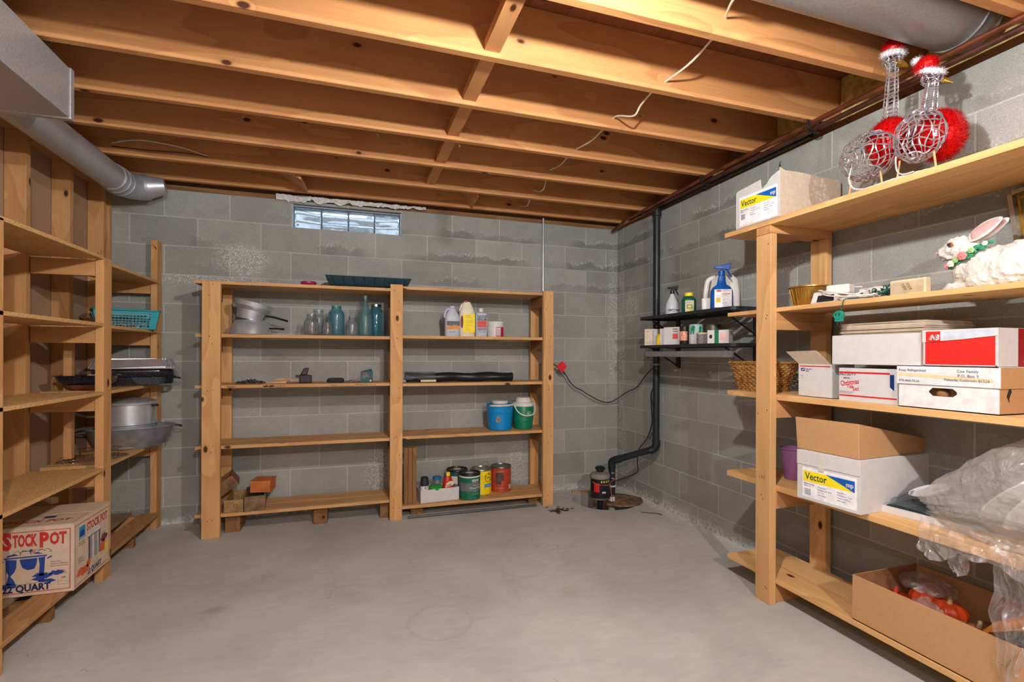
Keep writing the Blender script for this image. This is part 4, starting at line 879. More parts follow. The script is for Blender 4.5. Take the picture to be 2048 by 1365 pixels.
shell(mb, [(ripple(.47, .285, .07, 0), -.004), (ripple(.445, .262, .07, .003), .002), (ripple(.43, .25, .07, .022), .012), (ripple(.385, .215, .06, .024), .055), (ripple(.37, .20, .05, 0), .060)], False)
mb.add([(x, y, .060) for x, y in ripple(.37, .20, .05, 0)], [tuple(range(112))]); mb.build('pan_body', FO, t)
t = T('wooden_tray', 'round brown wooden tray under the shallow black pan', 'tray', (-1.405, 3.352, zr))
MB().lathe([(.001, 0), (.085, 0), (.098, .008), (.108, .028), (.104, .029), (.09, .012), (.001, .008)], 40, sy=.9).build('tray_body', mat('reddish_wood', (112, 62, 36), .45, var=.12, scale=14), t, smooth=True)
t = T('shallow_pan', 'shallow black speckled pan holding a few shells, on the wooden tray', 'pan', (-1.40, 3.35, zr+.031))
mb = MB(); shell(mb, [(rrect(.20, .16, .05), 0), (rrect(.235, .185, .06), .012), (rrect(.255, .20, .06), .042), (rrect(.28, .215, .065), .046), (rrect(.278, .213, .065), .049), (rrect(.248, .192, .06), .044), (rrect(.225, .175, .06), .014), (rrect(.19, .15, .05), .005)]); mb.add([(x, y, .005) for x, y in rrect(.19, .15, .05)], [tuple(range(28))]); mb.build('pan_body', EN, t, smooth=True)
for k, (x, y, c_, lb) in enumerate(((.03, .02, (226, 132, 84), 'small orange shell lying in the shallow black pan'), (.058, .0, (228, 224, 220), 'small white shell lying in the shallow black pan'), (.015, -.01, (200, 170, 150), 'small tan shell lying in the shallow black pan'))):
    g = T('shell', lb, 'shell', (-1.40+x, 3.35+y, zr+.031+.040)); MB().lathe([(.001, -.032), (.018, -.028), (.022, -.005), (.014, .010), (.001, .018)], 12, sx=1, sy=.7).build('shell_body', mat('shell_%d' % k, c_, .5), g, smooth=True)
# fourth shelf: oval pan, steamer, racks
zf = .599
t = T('oval_roaster', 'large oval dull aluminium roasting pan holding the steamer pot', 'roaster', (-1.335, 3.735, zf), .30)
MB().lathe([(.001, 0), (.66, 0), (.80, .02), (1.0, .125), (1.045, .132), (1.045, .137), (.985, .132), (.78, .024), (.64, .006), (.001, .006)], 64, sx=.225, sy=.155).build('pan_body', ALU_OLD, t, smooth=True)
MB().tube([(.222, -.04, .128), (.262, -.035, .118), (.268, 0, .116), (.262, .035, .118), (.222, .04, .128)], .004, 8, smooth=4).build('handle', STEELB, t, smooth=True)
MB().tube([(-.222, -.04, .128), (-.262, -.035, .118), (-.268, 0, .116), (-.262, .035, .118), (-.222, .04, .128)], .004, 8, smooth=4).build('handle', STEELB, t, smooth=True)
t = T('steamer_pot', 'round aluminium pot with a flat lid and side latch, standing in the oval pan', 'pot', (-1.348, 3.74, zf+.008))
MB().lathe([(.001, 0), (.125, 0), (.132, .01), (.138, .14), (.150, .146), (.150, .152), (.140, .154), (.140, .268), (.146, .272)], 64).build('pot_body', ALU, t, smooth=True)
MB().lathe([(.152, .270), (.154, .280), (.150, .286), (.138, .289), (.120, .298), (.060, .304), (.001, .305)], 64).build('lid', ALU, t, smooth=True)
MB().tube([(.142, -.05, .26), (.165, -.06, .262), (.18, -.065, .262)], .007, 8).build('latch', BLKPL, t); MB().tube([(.14, -.052, .155), (.145, -.054, .19), (.155, -.058, .24)], .0025, 6).build('latch_wire', CHROME, t)
def rack(t, L_, W_, nb, rr=.0018, leg=.02):
    mb = MB().tube([(x, y, leg) for x, y in rrect(L_, W_, .03)], rr*1.3, 6, closed=True); mb.build('rack_frame', CHROME, t)
    mb = MB()
    for k in range(nb): x = -L_/2+L_*(k+1)/(nb+1); mb.tube([(x, -W_/2, leg+.001), (x, W_/2, leg+.001)], rr, 5)
    mb.build('rack_wires', CHROME, t)
    for sx in (-1, 1):
        for sy in (-1, 1): MB().tube([(sx*L_*.4, sy*W_/2, leg), (sx*L_*.4, sy*W_/2, 0)], rr, 5).build('leg', CHROME, t)
t = T('wire_rack', 'chrome wire cooling rack lowest on the shelf in front of the oval pan', 'wire rack', (-1.40, 3.375, zf), .35, group=None); rack(t, .26, .15, 14, leg=.014)
t = T('wire_rack', 'upper chrome wire rack with raised frame lying askew on the other', 'wire rack', (-1.385, 3.40, zf+.018), .1); rack(t, .22, .13, 7, leg=.034)
t = T('wire_rack', 'flat chrome wire rack under the near rim of the oval pan', 'wire rack', (-1.315, 3.42, zf), .7); rack(t, .15, .09, 12, leg=.006)
t = T('chain_pile', 'short bundle of thin chrome chain at the left end of the wire racks', 'chain', (-1.475, 3.30, zf)); chainpile(t, 50, .045, CHROME, seed=12, hz=.02)

# stock pot carton on the bottom boards
SB = T('stock_pot_carton', 'printed cardboard carton picturing a blue stock pot, on the bottom left boards', 'carton', (-1.556, 2.742, .120))
CW, CD, CH = .360, .350, .304
PK = mat('printed_carton', (206, 184, 160), .8, var=.03)
MB().box(0, CW, 0, CD, 0, CH-.001).build('carton_body', PK, SB, bevel=.0015)
mb = MB(); mb.box(0, CW, 0, CD/2-.004, CH, CH+.003); mb.build('top_flap', PK, SB); mb = MB(); mb.box(0, CW, CD/2+.004, CD, CH, CH+.003); mb.build('top_flap', PK, SB)
RP = mat('carton_red', (196, 48, 40), .7, var=.03); BP = mat('carton_blue', (34, 66, 142), .7, var=.05); NP = mat('carton_navy', (28, 36, 84), .7)
F = fr_front()
decal(SB, 'front_border', ring(.012, .348, .014, .286, .003), F, RP)
text(SB, 'front_title', [('S', .098, .104, .214, .05, .034), ('TOCK', .072, .140, .222, .045, .088), ('P', .088, .236, .214, .05, .034), ('OT', .072, .272, .222, .045, .062)], F, RP)
text(SB, 'front_quantity', [('22 QUART', .042, .104, .022, .04, .172)], F, NP)
text(SB, 'front_fine_print', [('Heavy Duty', .008, .277, .140), ('Restaurant Aluminum', .008, .277, .130, 0, .062), ('Domed Aluminum Cover', .008, .277, .120, 0, .064), ('MADE IN', .006, .225, .2005), ('USA', .006, .228, .193)], F, NP)
text(SB, 'approval_mark', [('NSF', .010, .315, .064, .02)], F, NP)
decal(SB, 'approval_ring', ring(.302, .344, .036, .084, .0008) + ring(.302, .344, .036, .050, .0006), F, NP)
decal(SB, 'flag', [(.200, .210, .196, .206)], F, BP, off=.0007); decal(SB, 'flag_stripes', [(.200, .222, .191+.004*k, .193+.004*k) for k in range(4)], F, RP)
# the printed pot: blue body patches left and right of a pale highlight, rim, lid, handles
FP = lambda u, v, w_: F(.186+u*.78, .058+v*.86, w_)
decal(SB, 'pot_picture', [[(-.088, .070), (-.088, .128), (-.040, .124), (-.042, .085), (-.05, .062), (-.07, .040)],
    [(-.028, .124), (.054, .125), (.050, .094), (.04, .070), (.010, .066), (-.014, .080), (-.022, .10)], [(.058, .125), (.088, .128), (.084, .03), (.060, .030), (.064, .09)],
    [(-.088, .0), (-.045, .0), (-.056, .025), (-.076, .050)], [(-.098, .130), (.098, .130), (.098, .137), (-.098, .137)],
    [(-.122, .122), (-.098, .114), (-.098, .120), (-.116, .129)], [(.098, .114), (.122, .124), (.118, .131), (.098, .121)],
    [(-.090, .140), (-.03, .147), (-.05, .155), (-.078, .150)], [(.03, .149), (.080, .143), (.055, .156)],
    blob(-.085, -.008, .050, .014, 24, .35, 3), blob(.075, .026, .042, .020, 26, .4, 5), blob(.145, .040, .042, .011, 26, .4, 8), blob(.10, .002, .04, .009, 20, .4, 9)], FP, BP)
mb = MB(); O3 = lambda u, v: FP(u, v, .0008)
mb.tube([O3(-.024, .146), O3(-.020, .162), O3(0, .166), O3(.020, .162), O3(.024, .146)], .0012, 5, smooth=4)
for sgn in (-1, 1): mb.tube([F(.211+sgn*a_, b_, .0008) for a_, b_ in ((.022, .197), (.034, .203), (.044, .195), (.052, .203), (.064, .197), (.068, .189), (.060, .190))], .0008, 5, smooth=4)
mb.tube([O3(-.089, .13), O3(-.086, .0), O3(-.04, -.006), O3(.04, -.004), O3(.082, .004), O3(.089, .13)], .0006, 5)
mb.build('line_drawing', NP, SB)
F = fr_right(CW)
decal(SB, 'side_border', ring(.010, .340, .012, .288, .003), F, RP)
text(SB, 'side_title', [('STOCK POT', .052, .115, .232, .03, .205)], F, RP); text(SB, 'side_quantity', [('22 QUART', .034, .120, .022, .03, .135)], F, NP)
decal(SB, 'side_logo', [(.045, .100, .212, .270)], F, mat('logo_teal', (20, 132, 176), .6), off=.0006); decal(SB, 'side_logo_arc', [[(.050, .222), (.095, .222), (.09, .245), (.073, .255), (.056, .245)]], F, mat('logo_deep_blue', (20, 64, 140), .6), off=.0009)
text(SB, 'side_logo_text', [('MIRRO', .012, .050, .2145, .02, .045)], F, WHITE, off=.0013)
text(SB, 'side_fine_print', [('Heavy Duty Pot', .009, .042, .195), ('For Large Meals', .009, .042, .184), ('Domed Cover', .008, .040, .125), ('Riveted Loops', .008, .040, .115), ('Even Heating', .008, .040, .105), ('Two Handles', .008, .262, .17), ('Easy Clean', .008, .262, .16)], F, NP)
decal(SB, 'side_pot_body', [(.130, .245, .085, .195)], F, mat('printed_grey', (150, 146, 144), .6), off=.0006); decal(SB, 'side_pot_sheen', [(.165, .185, .085, .195), (.215, .225, .085, .195)], F, mat('printed_pale_grey', (206, 202, 198), .6), off=.0009)
decal(SB, 'side_pot_shade', [(.130, .145, .085, .195), (.236, .245, .085, .195), (.120, .255, .195, .199)], F, mat('printed_dark_grey', (86, 82, 82), .6), off=.0009)
decal(SB, 'side_pot_lid', [[(.126, .200), (.25, .200), (.235, .220), (.20, .228), (.19, .236), (.18, .228), (.145, .220)]], F, mat('printed_pale_grey', (206, 202, 198), .6), off=.0006)
decal(SB, 'orange_food_picture', [blob(.085, .058, .055, .020, 22, .3, 4), blob(.13, .075, .02, .02, 14, .3, 7)], F, mat('printed_orange', (210, 96, 56), .6), off=.0012)
decal(SB, 'orange_food_picture', [blob(.275, .105, .035, .028, 20, .25, 6)], F, mat('printed_orange', (210, 96, 56), .6), off=.0012)
decal(SB, 'brown_food_picture', [blob(.285, .145, .038, .018, 20, .3, 12)], F, mat('printed_brown', (110, 66, 54), .6), off=.0012); decal(SB, 'yellow_patch', [(.292, .332, .058, .112)], F, mat('printed_yellow', (228, 214, 96), .6), off=.0014)
F = fr_top(0, 0, CH+.003)
decal(SB, 'top_border', ring(.012, .348, .012, .162, .003), F, mat('carton_orange_line', (180, 110, 60), .7)); text(SB, 'top_title', [('STOCK POT', .05, .06, .055, .03, .26)], F, RP); decal(SB, 'top_logo', [(.19, .235, .115, .145)], F, NP, off=.0006)

# ------------------------------------------------------------------ right shelving unit
RU = T('wooden_shelving', 'right pine shelving with wide boards along the block wall', 'shelving', (2.1, 1.0, 0))
ry = wood('right_shelf_pine', (228, 184, 124), (186, 134, 78), 'y', ring=6)
rz_ = wood('right_post_pine', (220, 176, 120), (180, 132, 82), 'z', ring=8)
def rp(mb, nm, m_, **k): return mb.build(nm, m_, RU, world=True, bevel=.002, **k)
for y0 in (1.866, -.15):
    rp(MB().box(1.906, 1.944, y0, y0+.089, 0, 1.786), 'post', rz_); rp(MB().box(2.262, 2.300, y0+.004, y0+.093, 0, 1.786), 'rear_post', rz_)
fr = lambda u, v, w_: (1.906-w_-2.1, u-1.0, v)
r = random.Random(8); nails(RU, [(1.91+r.uniform(-.03, .03), z+r.uniform(-.03, .03)) for z in (1.35, 1.38, .95, .93, .52, .50, .06, .09, 1.75)], fr)
pen = MB(); fr2 = lambda u, v, w_: (1.906-w_-2.1, 1.955-u-1.0, v)
text(RU, 'pen_number', [('1 2 2', .018, .025, .60, 0)], fr2, txt_ink)
for z, th, oh in ((1.851, .025, 2.168), (1.429, .020, 2.195), (1.0095, .026, 2.195), (.574, .028, 2.197), (.121, .022, 2.195)):
    rp(MB().box(1.900 if z > 1.8 else 1.9455, 2.098, -.30, oh, z-th, z), 'shelf_board', ry); rp(MB().box(2.101, 2.262 if z < 1.7 else 2.318, -.30, oh, z-th, z), 'shelf_board', ry)
    for y0 in (1.868, -.148):
        if z > 1.8: rp(MB().box(1.906, 2.30, y0, y0+.087, 1.787, 1.826), 'cleat', stud('x'))
        elif z > .2: rp(MB().box(1.945, 2.300, y0-.0, y0+.036, z-th-.087, z-th), 'cleat', stud('x'))
        else: rp(MB().box(1.945, 2.26, y0+.01, y0+.048, .0, z-th), 'cleat', stud('x'))

def crate(name, label, cat, loc, rz, L_, W_, H_, m, side=None, **k):
    t = T(name, label, cat, loc, rz, **k); MB().box(0, L_, 0, W_, 0, H_).build('box_body', m, t, bevel=.001); 
    return t
RZ = -PI/2
VB = mat('vector_blue', (10, 92, 180), .5)
def vector_label(t, u0, v0, w_, h_):
    F = fr_front()
    decal(t, 'paper_label', [(u0, u0+w_, v0, v0+h_)], F, mat('label_white', (238, 238, 240), .6)); vt = v0+h_
    decal(t, 'yellow_band', [[(u0+.004, vt-.060), (u0+.004, vt-.014), (u0+w_*.45, vt-.014), (u0+w_-.01, vt-.060)]], F, YEL, off=.0007)
    decal(t, 'blue_triangle', [[(u0+w_*.45, vt-.014), (u0+w_-.008, vt-.060), (u0+w_-.008, vt-.014)]], F, VB, off=.0009)
    text(t, 'brand_text', [('Vector', .042, u0+.012, vt-.050, .015, w_*.42)], F, GREENINK, off=.0013); text(t, 'mp_text', [('mp', .026, u0+w_-.042, vt-.042, .03, .030)], F, WHITE, off=.0015)
    text(t, 'fine_print', [('Multi Purpose', .0085, u0+.008, vt-.072, .02), ('Multiusos', .0075, u0+.008, vt-.081, .01), ('White Paper', .0075, u0+w_*.30, vt-.076), ('92 Brightness, 20 lb.', .0075, u0+w_*.30, vt-.087), ('8.5" x 11"', .0075, u0+w_*.30, vt-.098), ('5000 Sheets', .0075, u0+w_*.30, vt-.109),
        ('Papel Blanco', .0075, u0+w_*.66, vt-.076), ('92 Brillantez, 75 gsm', .0075, u0+w_*.66, vt-.087), ('216mm x 279mm', .0075, u0+w_*.66, vt-.098), ('5000 Hojas', .0075, u0+w_*.66, vt-.109)], F, NAVY)
    decal(t, 'barcode', [(u0+.010+.0028*k, u0+.010+.0028*k+.0014+.0008*(k % 3 == 0), vt-.118, vt-.090) for k in range(10)], F, GREYINK)
# --- top shelf: torn paper carton, two wire geese
t = T('paper_carton', 'torn open white copy paper carton on the top shelf', 'carton', (1.912, 2.098, 1.852), RZ)
cl, cw, ch = .275, .385, .226
poly = [(0, 0), (cl, 0), (cl, .222), (.225, .206), (.20, .180), (.17, .166), (.165, .172), (.16, .213), (.01, .200), (.0, .19)]
mb = MB().prism(poly, lambda u, v, w_: (u, w_, v), 0, .004); mb.build('front_panel', WHITE, t)
mb = MB().prism([(0, 0), (cw, 0), (cw, .213), (.25, .216), (.12, .225), (.03, .224), (0, .236)], lambda u, v, w_: (cl-.004+w_, u+.004, v), 0, .004); mb.build('side_panel', KEDGE, t)
mb = MB().prism([(0, 0), (cw, 0), (cw, .21), (0, .20)], lambda u, v, w_: (w_, u+.004, v), 0, .004); mb.build('side_panel', KEDGE, t)
MB().box(0, cl, cw, cw+.004, 0, .21).build('back_panel', KEDGE, t); MB().box(0, cl, 0, cw, 0, .004).build('bottom_panel', KEDGE, t)
vector_label(t, .025, .012, .240, .150)
mb = MB()
for k in range(3): mb.tube([(.265+.002*k, .01, .228), (.262+.004*k, .012, .245), (.268, .01, .256), (.275-.003*k, .012, .262)], .0016, 5, smooth=3)
mb.tube([(.262, .01, .225), (.225, .02, .205), (.21, .01, .21), (.222, .015, .20)], .002, 5, smooth=3); mb.build('dark_tinsel_wire', BLACK, t)

TIN = mat('red_tinsel', (214, 14, 18), .25, .3, var=.15, scale=200); WFZ = mat('white_tinsel', (236, 234, 236), .4, .1, var=.02); WIRE = mat('silver_wire', (206, 206, 214), .25, .8, var=.05)
GW_ = mat('gold_wire', (196, 150, 60), .3, .8)
def lattice(mb, c, rx, ry, rz, n1, n2, rr, wob=.15, seed=0, zcut=None):
    r = random.Random(seed)
    ph = [r.uniform(0, 6) for _ in range(40)]
    def P(th, f, k): q = 1+.05*sin(7*th+ph[k]); return (c[0]+rx*sin(f)*cos(th)*q, c[1]+ry*sin(f)*sin(th)*q, c[2]+rz*cos(f)*q)
    for i in range(n1):
        f = PI*(i+.7)/(n1+.4); mb.tube([P(2*PI*k/36, f+wob*sin(4*2*PI*k/36+ph[i]), i) for k in range(36)], lambda t_, rr=rr: rr*(1+.55*sin(t_*150)), 5, closed=True)
    for i in range(n2):
        th = 2*PI*i/n2; mb.tube([P(th+wob*sin(5*PI*k/20+ph[i+12]), PI*k/20, i) for k in range(21)], lambda t_, rr=rr: rr*(1+.55*sin(t_*90)), 5)
def goose(label, base, s1, neck_top, hat_tilt, face, vest, wing, seed, pom):
    t = T('wire_goose', label, 'goose figure', base)
    X = lambda p: (p[0]-base[0], p[1]-base[1], p[2]-base[2])
    vb = X(vest[0]); mb = MB().ball(vb, vest[1]*.93, vest[1]*.93, vest[2]*.93, 24, 14); fuzz(mb, vb, vest[1]*.9, vest[1]*.9, vest[2]*.9, 3800, .016, .0010); mb.build('red_vest', TIN, t, nrm=False)
    wv_ = X(wing[0]); mb = MB(); lattice(mb, wv_, wing[1], wing[2], wing[3], 12, 22, .0024, wob=.10, seed=seed); mb.build('wire_body', WIRE, t, smooth=True)
    n0 = X(s1); n1 = X(neck_top); mb = MB(); rN = .020
    for k in range(6):
        a = 2*PI*k/6; mb.tube([(lp(n0[0], n1[0], q)+rN*(1.25-.4*q)*cos(a), lp(n0[1], n1[1], q)+rN*(1.25-.4*q)*sin(a), lp(n0[2], n1[2], q)) for q in [i/14 for i in range(15)]], lambda t_: .0022*(1+.5*sin(t_*70)), 5)
    for k in range(13):
        q = (k+.5)/13; mb.tube([(lp(n0[0], n1[0], q)+rN*(1.25-.4*q)*cos(2*PI*i/14), lp(n0[1], n1[1], q)+rN*(1.25-.4*q)*sin(2*PI*i/14), lp(n0[2], n1[2], q)+.004*sin(3*2*PI*i/14)) for i in range(14)], .0019, 5, closed=True)
    mb.build('wire_neck', WIRE, t, smooth=True)
    hd = (n1[0], n1[1], n1[2]+.018); mb = MB(); lattice(mb, hd, .030, .034, .030, 6, 10, .0019, seed=seed+3); mb.build('wire_head', WIRE, t, smooth=True)
    mb = MB(); bd = Vector(face).normalized(); bx = Vector(hd)+bd*.028; bu = bd.orthogonal().normalized(); bw = bd.cross(bu)
    for k in range(8): rr = .015*(1-k/9); mb.tube([bx+bd*k*.006+bu*rr*cos(2*PI*i/10)+bw*rr*sin(2*PI*i/10) for i in range(10)], .0018, 5, closed=True)
    mb.build('gold_beak', GW_, t, smooth=True)
    tr = (hd[0]+hat_tilt[0]*.3, hd[1]+hat_tilt[1]*.3, hd[2]+.024); mb = MB(); 
    for k in range(16): a = 2*PI*k/16; mb.ball((tr[0]+.030*cos(a), tr[1]+.030*sin(a), tr[2]+hat_tilt[2]*sin(a)*.03), .011, n=8, m=5)
    for k in range(16): a = 2*PI*k/16; fuzz(mb, (tr[0]+.030*cos(a)+k*1e-4, tr[1]+.030*sin(a), tr[2]+hat_tilt[2]*sin(a)*.03), .010, .010, .010, 90, .013, .0007)
    mb.build('hat_trim', WFZ, t, nrm=False)
    hc = (tr[0]+hat_tilt[0], tr[1]+hat_tilt[1], tr[2]+.026); mb = MB().ball(hc, .034, .038, .034, 18, 12); fuzz(mb, hc, .032, .036, .032, 1500, .011, .0008); mb.build('hat', TIN, t, nrm=False)
    if pom:
        pc_ = X(pom); mb = MB().ball(pc_, .014, n=12, m=8); fuzz(mb, pc_, .012, .012, .012, 350, .013, .0007); mb.build('pompom', WFZ, t, nrm=False)
    for k, (dx, dy) in enumerate(((-.02, .055), (.0, -.05))):
        MB().tube([(wv_[0]+dx, wv_[1]+dy, wv_[2]-wing[3]*.8), (wv_[0]+dx*1.1, wv_[1]+dy*1.25, .001)], .0035, 8).build('leg', mat('pale_stick', (206, 170, 116), .7), t)
    return t
goose('silver wire goose in red vest and hat touching the round duct, left of the pair', (2.06, 1.47, 1.851), (2.07, 1.430, 2.165), (2.068, 1.418, 2.372), (0, 0, .2), (.1, -.6, -.6), ((2.11, 1.455, 2.080), .086, .106), ((2.03, 1.490, 2.025), .078, .105, .094), 4, None)
goose('silver wire goose with hat and white pompom in front, right of the pair', (2.07, 1.27, 1.851), (2.08, 1.298, 2.12), (2.08, 1.284, 2.232), (-.010, .010, .5), (.8, -.4, -.3), ((2.12, 1.280, 2.035), .080, .104), ((2.035, 1.300, 2.030), .066, .080, .094), 11, (2.05, 1.318, 2.325))
sl = T('light_string', 'white twisted string light cord lying along the top shelf under the geese', 'light string', (1.95, 1.3, 1.852))
pts = [(1.98, 1.52, 1.99), (1.955, 1.515, 1.93), (1.945, 1.49, 1.885), (1.94, 1.45, 1.866), (1.93, 1.40, 1.860), (1.93, 1.33, 1.862), (1.935, 1.26, 1.863), (1.95, 1.18, 1.862), (1.96, 1.05, 1.858), (1.97, .95, 1.86), (1.96, .80, 1.858)]
for ph in (0, PI):
    P_ = catmull([Vector(p) for p in pts], 12); mb = MB().tube([(p.x-1.95, p.y-1.3+.0022*cos(i*.9+ph), p.z-1.852+.0022*sin(i*.9+ph)) for i, p in enumerate(P_)], .0018, 6); mb.build('cord_strand', WHITEP, sl, smooth=True)
P_ = catmull([Vector(p) for p in ((2.0, 1.36, 1.97), (1.96, 1.33, 1.905), (1.93, 1.29, 1.870), (1.93, 1.25, 1.866))], 10); MB().tube([(p.x-1.95, p.y-1.3, p.z-1.852) for p in P_], .0025, 6).build('cord_branch', WHITEP, sl, smooth=True)

# --- second shelf
OFF = (.044, .028, .005)
z2 = 1.4245
t = T('brass_planter', 'round fluted brass planter behind the shelf post on the second shelf', 'planter', (2.06, 1.80, z2))
MB().lathe([(.001, 0), (.062, 0), (.066, .008), (.085, .092), (.092, .096), (.092, .100), (.084, .098), (.062, .012), (.001, .006)], 60).build('planter_body', mat('brass', (190, 150, 70), .25, .85, var=.1, scale=10), t, smooth=True)
mb = MB()
for k in range(20): a = 2*PI*k/20; mb.tube([(.067*cos(a), .067*sin(a), .010), (.0855*cos(a), .0855*sin(a), .090)], .0022, 5)
mb.build('flutes', mat('brass', (190, 150, 70)), t, smooth=True)
t = T('clock_radio', 'white plastic device with a black panel at the left end of the cord heap', 'clock radio', (1.915, 1.672, z2), RZ)
mb = MB().hexa([(0, 0, 0), (.12, 0, 0), (.12, .09, 0), (0, .09, 0)], [(.008, .012, .052), (.11, .018, .050), (.11, .09, .060), (.01, .09, .058)]); mb.build('case_body', WHITEP, t, bevel=.006)
mb = MB().hexa([(.035, -.0015, .006), (.115, -.0015, .006), (.115, .001, .006), (.035, .001, .006)], [(.037, .006, .034), (.112, .006, .034), (.112, .009, .034), (.037, .009, .034)]); mb.build('black_panel', BLACK, t)
for k in range(4): MB().ball((.03+.02*k, .05, .060), .005, n=8, m=6).build('button', WHITEP if k % 2 else BLACK, t)
t = T('power_adapter', 'white plastic power adapter lying on the cord heap', 'power adapter', (1.965, 1.565, z2+.035), RZ+.3, rot=None)
MB().box(-.045, .045, -.03, .03, 0, .04).build('adapter_body', WHITEP, t, bevel=.006)
t = T('extension_outlet', 'white plastic triple outlet block with dark sockets behind the adapter', 'outlet block', (2.04, 1.47, z2+.01), RZ-.2)
MB().box(-.055, .055, -.03, .03, 0, .045).build('outlet_body', WHITEP, t, bevel=.008)
for k in range(2): MB().cyl((-.035+.07*k, -.031, .025), (-.035+.07*k, -.029, .025), .007).build('socket', BLACK, t)
MB().cyl((.01, -.031, .02), (.01, -.029, .02), .003).build('indicator', RED, t)
t = T('extension_cord', 'loops of white electrical cord heaped over the adapters', 'cord', (1.97, 1.52, z2))
for k, (cx, cy, a, b_, tl, h_) in enumerate(((.0, .02, .07, .12, .3, .05), (-.01, -.01, .06, .13, .45, .055), (.01, .04, .05, .10, .2, .04))):
    MB().tube([(cx+a*cos(u), cy+b_*sin(u), h_*.55+.010+(h_*.5)*sin(u*1.0+k)+a*tl*.0) for u in [2*PI*i/28 for i in range(27)]], .0032, 8, smooth=2).build('cord_loop', WHITEP, t, smooth=True)
gs = T('green_light_string', 'tangled green string lights cord with a plug hanging over the shelf edge', 'light string', (2.0, 1.40, z2))
GRN = mat('cord_green', (24, 84, 72), .45); r = random.Random(2); mb = MB()
for k in range(9):
    c0 = Vector((r.uniform(-.03, .03), r.uniform(-.05, .03), .012+r.random()*.02)); u = Vector((r.uniform(-1, 1), r.uniform(-1, 1), r.uniform(-.35, .35))).normalized(); v = u.cross(Vector((.2, .1, 1))).normalized()
    mb.tube([c0+u*cos(q)*r.uniform(.045, .06)+v*sin(q)*.028+Vector((0, 0, .012*abs(sin(q*2)))) for q in [2*PI*i/16 for i in range(16)]], .0022, 5, closed=True, smooth=3)
mb.build('cord_tangle', GRN, gs, smooth=True)
MB().tube([(.0, .05, .012), (-.06, .075, .008), (-.098, .095, .004), (-.106, .100, -.02), (-.108, .105, -.045)], .002, 6, smooth=5).build('cord_end', GRN, gs, smooth=True)
pl = MB().lathe([(.001, -.010), (.018, -.010), (.020, -.004), (.020, .006), (.017, .010), (.001, .010)], 20); pl.xf(Matrix.Translation((-.110, .110, -.062)) @ Matrix.Rotation(PI/2, 4, 'Y')); pl.box(-.118, -.102, .096, .124, -.088, -.066)
o = pl.build('plug', mat('plug_green', (30, 136, 116), .4), gs, smooth=True)
mb = MB()
for d_ in (-.007, .007): mb.box(-.1215, -.1195, .110+d_-.0015, .110+d_+.0015, -.064, -.054)
mb.build('plug_slots', BLACK, o)
for d_ in (-.008, .008): MB().box(-.112, -.109, .110+d_-.001, .110+d_+.001, -.100, -.087).build('plug_prong', CHROME, o)
t = T('outlet_plate', 'beige rectangular outlet strip standing on edge right of the green cord', 'outlet strip', (1.935, 1.338, z2), RZ)
MB().box(0, .125, 0, .03, 0, .058).build('plate_body', mat('beige_plastic', (206, 190, 158), .45), t, bevel=.004); MB().box(.006, .119, -.0008, .0, .006, .050).build('face_panel', mat('tan_face', (186, 168, 138), .5), t)
for k in range(2): MB().cyl((.06+.018*k, -.004, .02), (.048+.018*k, -.004, .042), .003, 8).build('prong', mat('dull_brass', (150, 120, 70), .4, .7), t)
# rabbit figurine (faces the back wall, head turned left in view)
rb = T('rabbit_figurine', 'large white ceramic rabbit wearing a flower collar on the second shelf', 'rabbit figurine', (2.08, 1.10, z2))
FUR = mat('white_ceramic_fur', (216, 211, 203), .5, var=.03, scale=40, bump=.55, bscale=110)
mb = MB()
for c, rx, ry_, rz2 in (((0, -.02, .075), .075, .11, .078), ((0, -.10, .075), .085, .10, .085), ((0, .055, .085), .055, .055, .070), ((-.0, .060, .135), .042, .05, .045), ((0, .085, .168), .040, .052, .042), ((0, .116, .156), .034, .042, .034), ((-.02, .085, .02), .022, .05, .022), ((.03, .085, .02), .022, .05, .022), ((-.062, -.02, .03), .025, .06, .032), ((-.06, -.09, .055), .035, .075, .055)):
    mb.ball(c, rx, ry_, rz2, 24, 16)
body = mb.build('rabbit_body', FUR, rb, smooth=True)
rm = body.modifiers.new('join', 'REMESH'); rm.mode = 'VOXEL'; rm.voxel_size = .005; rm.use_smooth_shade = True
sm = body.modifiers.new('smooth', 'SMOOTH'); sm.iterations = 6; sm.factor = .6
tx = bpy.data.textures.new('fur_curls', 'MARBLE'); tx.noise_scale = .018; tx.turbulence = 9
dm = body.modifiers.new('curls', 'DISPLACE'); dm.texture = tx; dm.strength = .007; dm.mid_level = .5
for sx, dx in ((-1, 0), (1, .035)):
    mb = MB(); n = 14
    def ear(u, v, inner=0):
        L_ = u; wdt = .030*math.sin(PI*min(1, .12+.88*L_))**.8*(.75 if inner else 1)
        a = (v-.5)*PI*1.1; p = Vector((-.012+dx+sin(a)*wdt*.5 - (.0025 if inner else 0), .055-.098*L_ , .192+.052*L_+.0)); 
        return p + Vector((-cos(a)*wdt*.28 if not inner else -cos(a)*wdt*.28-.001, sin(a)*wdt*.35, sin(a)*wdt*.85))
    MB().grid(lambda u, v: ear(u, v), 16, 10).build('ear', FUR, rb, smooth=True, solid=.006)
    MB().grid(lambda u, v: ear(.12+.8*u, .12+.76*v, 1)-Vector((.0035, 0, 0)), 14, 8).build('ear_lining', mat('pink_glaze', (226, 166, 164), .5), rb, smooth=True, solid=.001)
e = MB().ball((-.037, .098, .178), .008, .009, .009, 14, 10).build('eye', mat('amber_eye', (150, 84, 36), .1, coat=.8), rb, smooth=True)
MB().ball((-.0445, .099, .178), .004, .006, .006, 10, 8).build('pupil', BLACK, e, smooth=True)
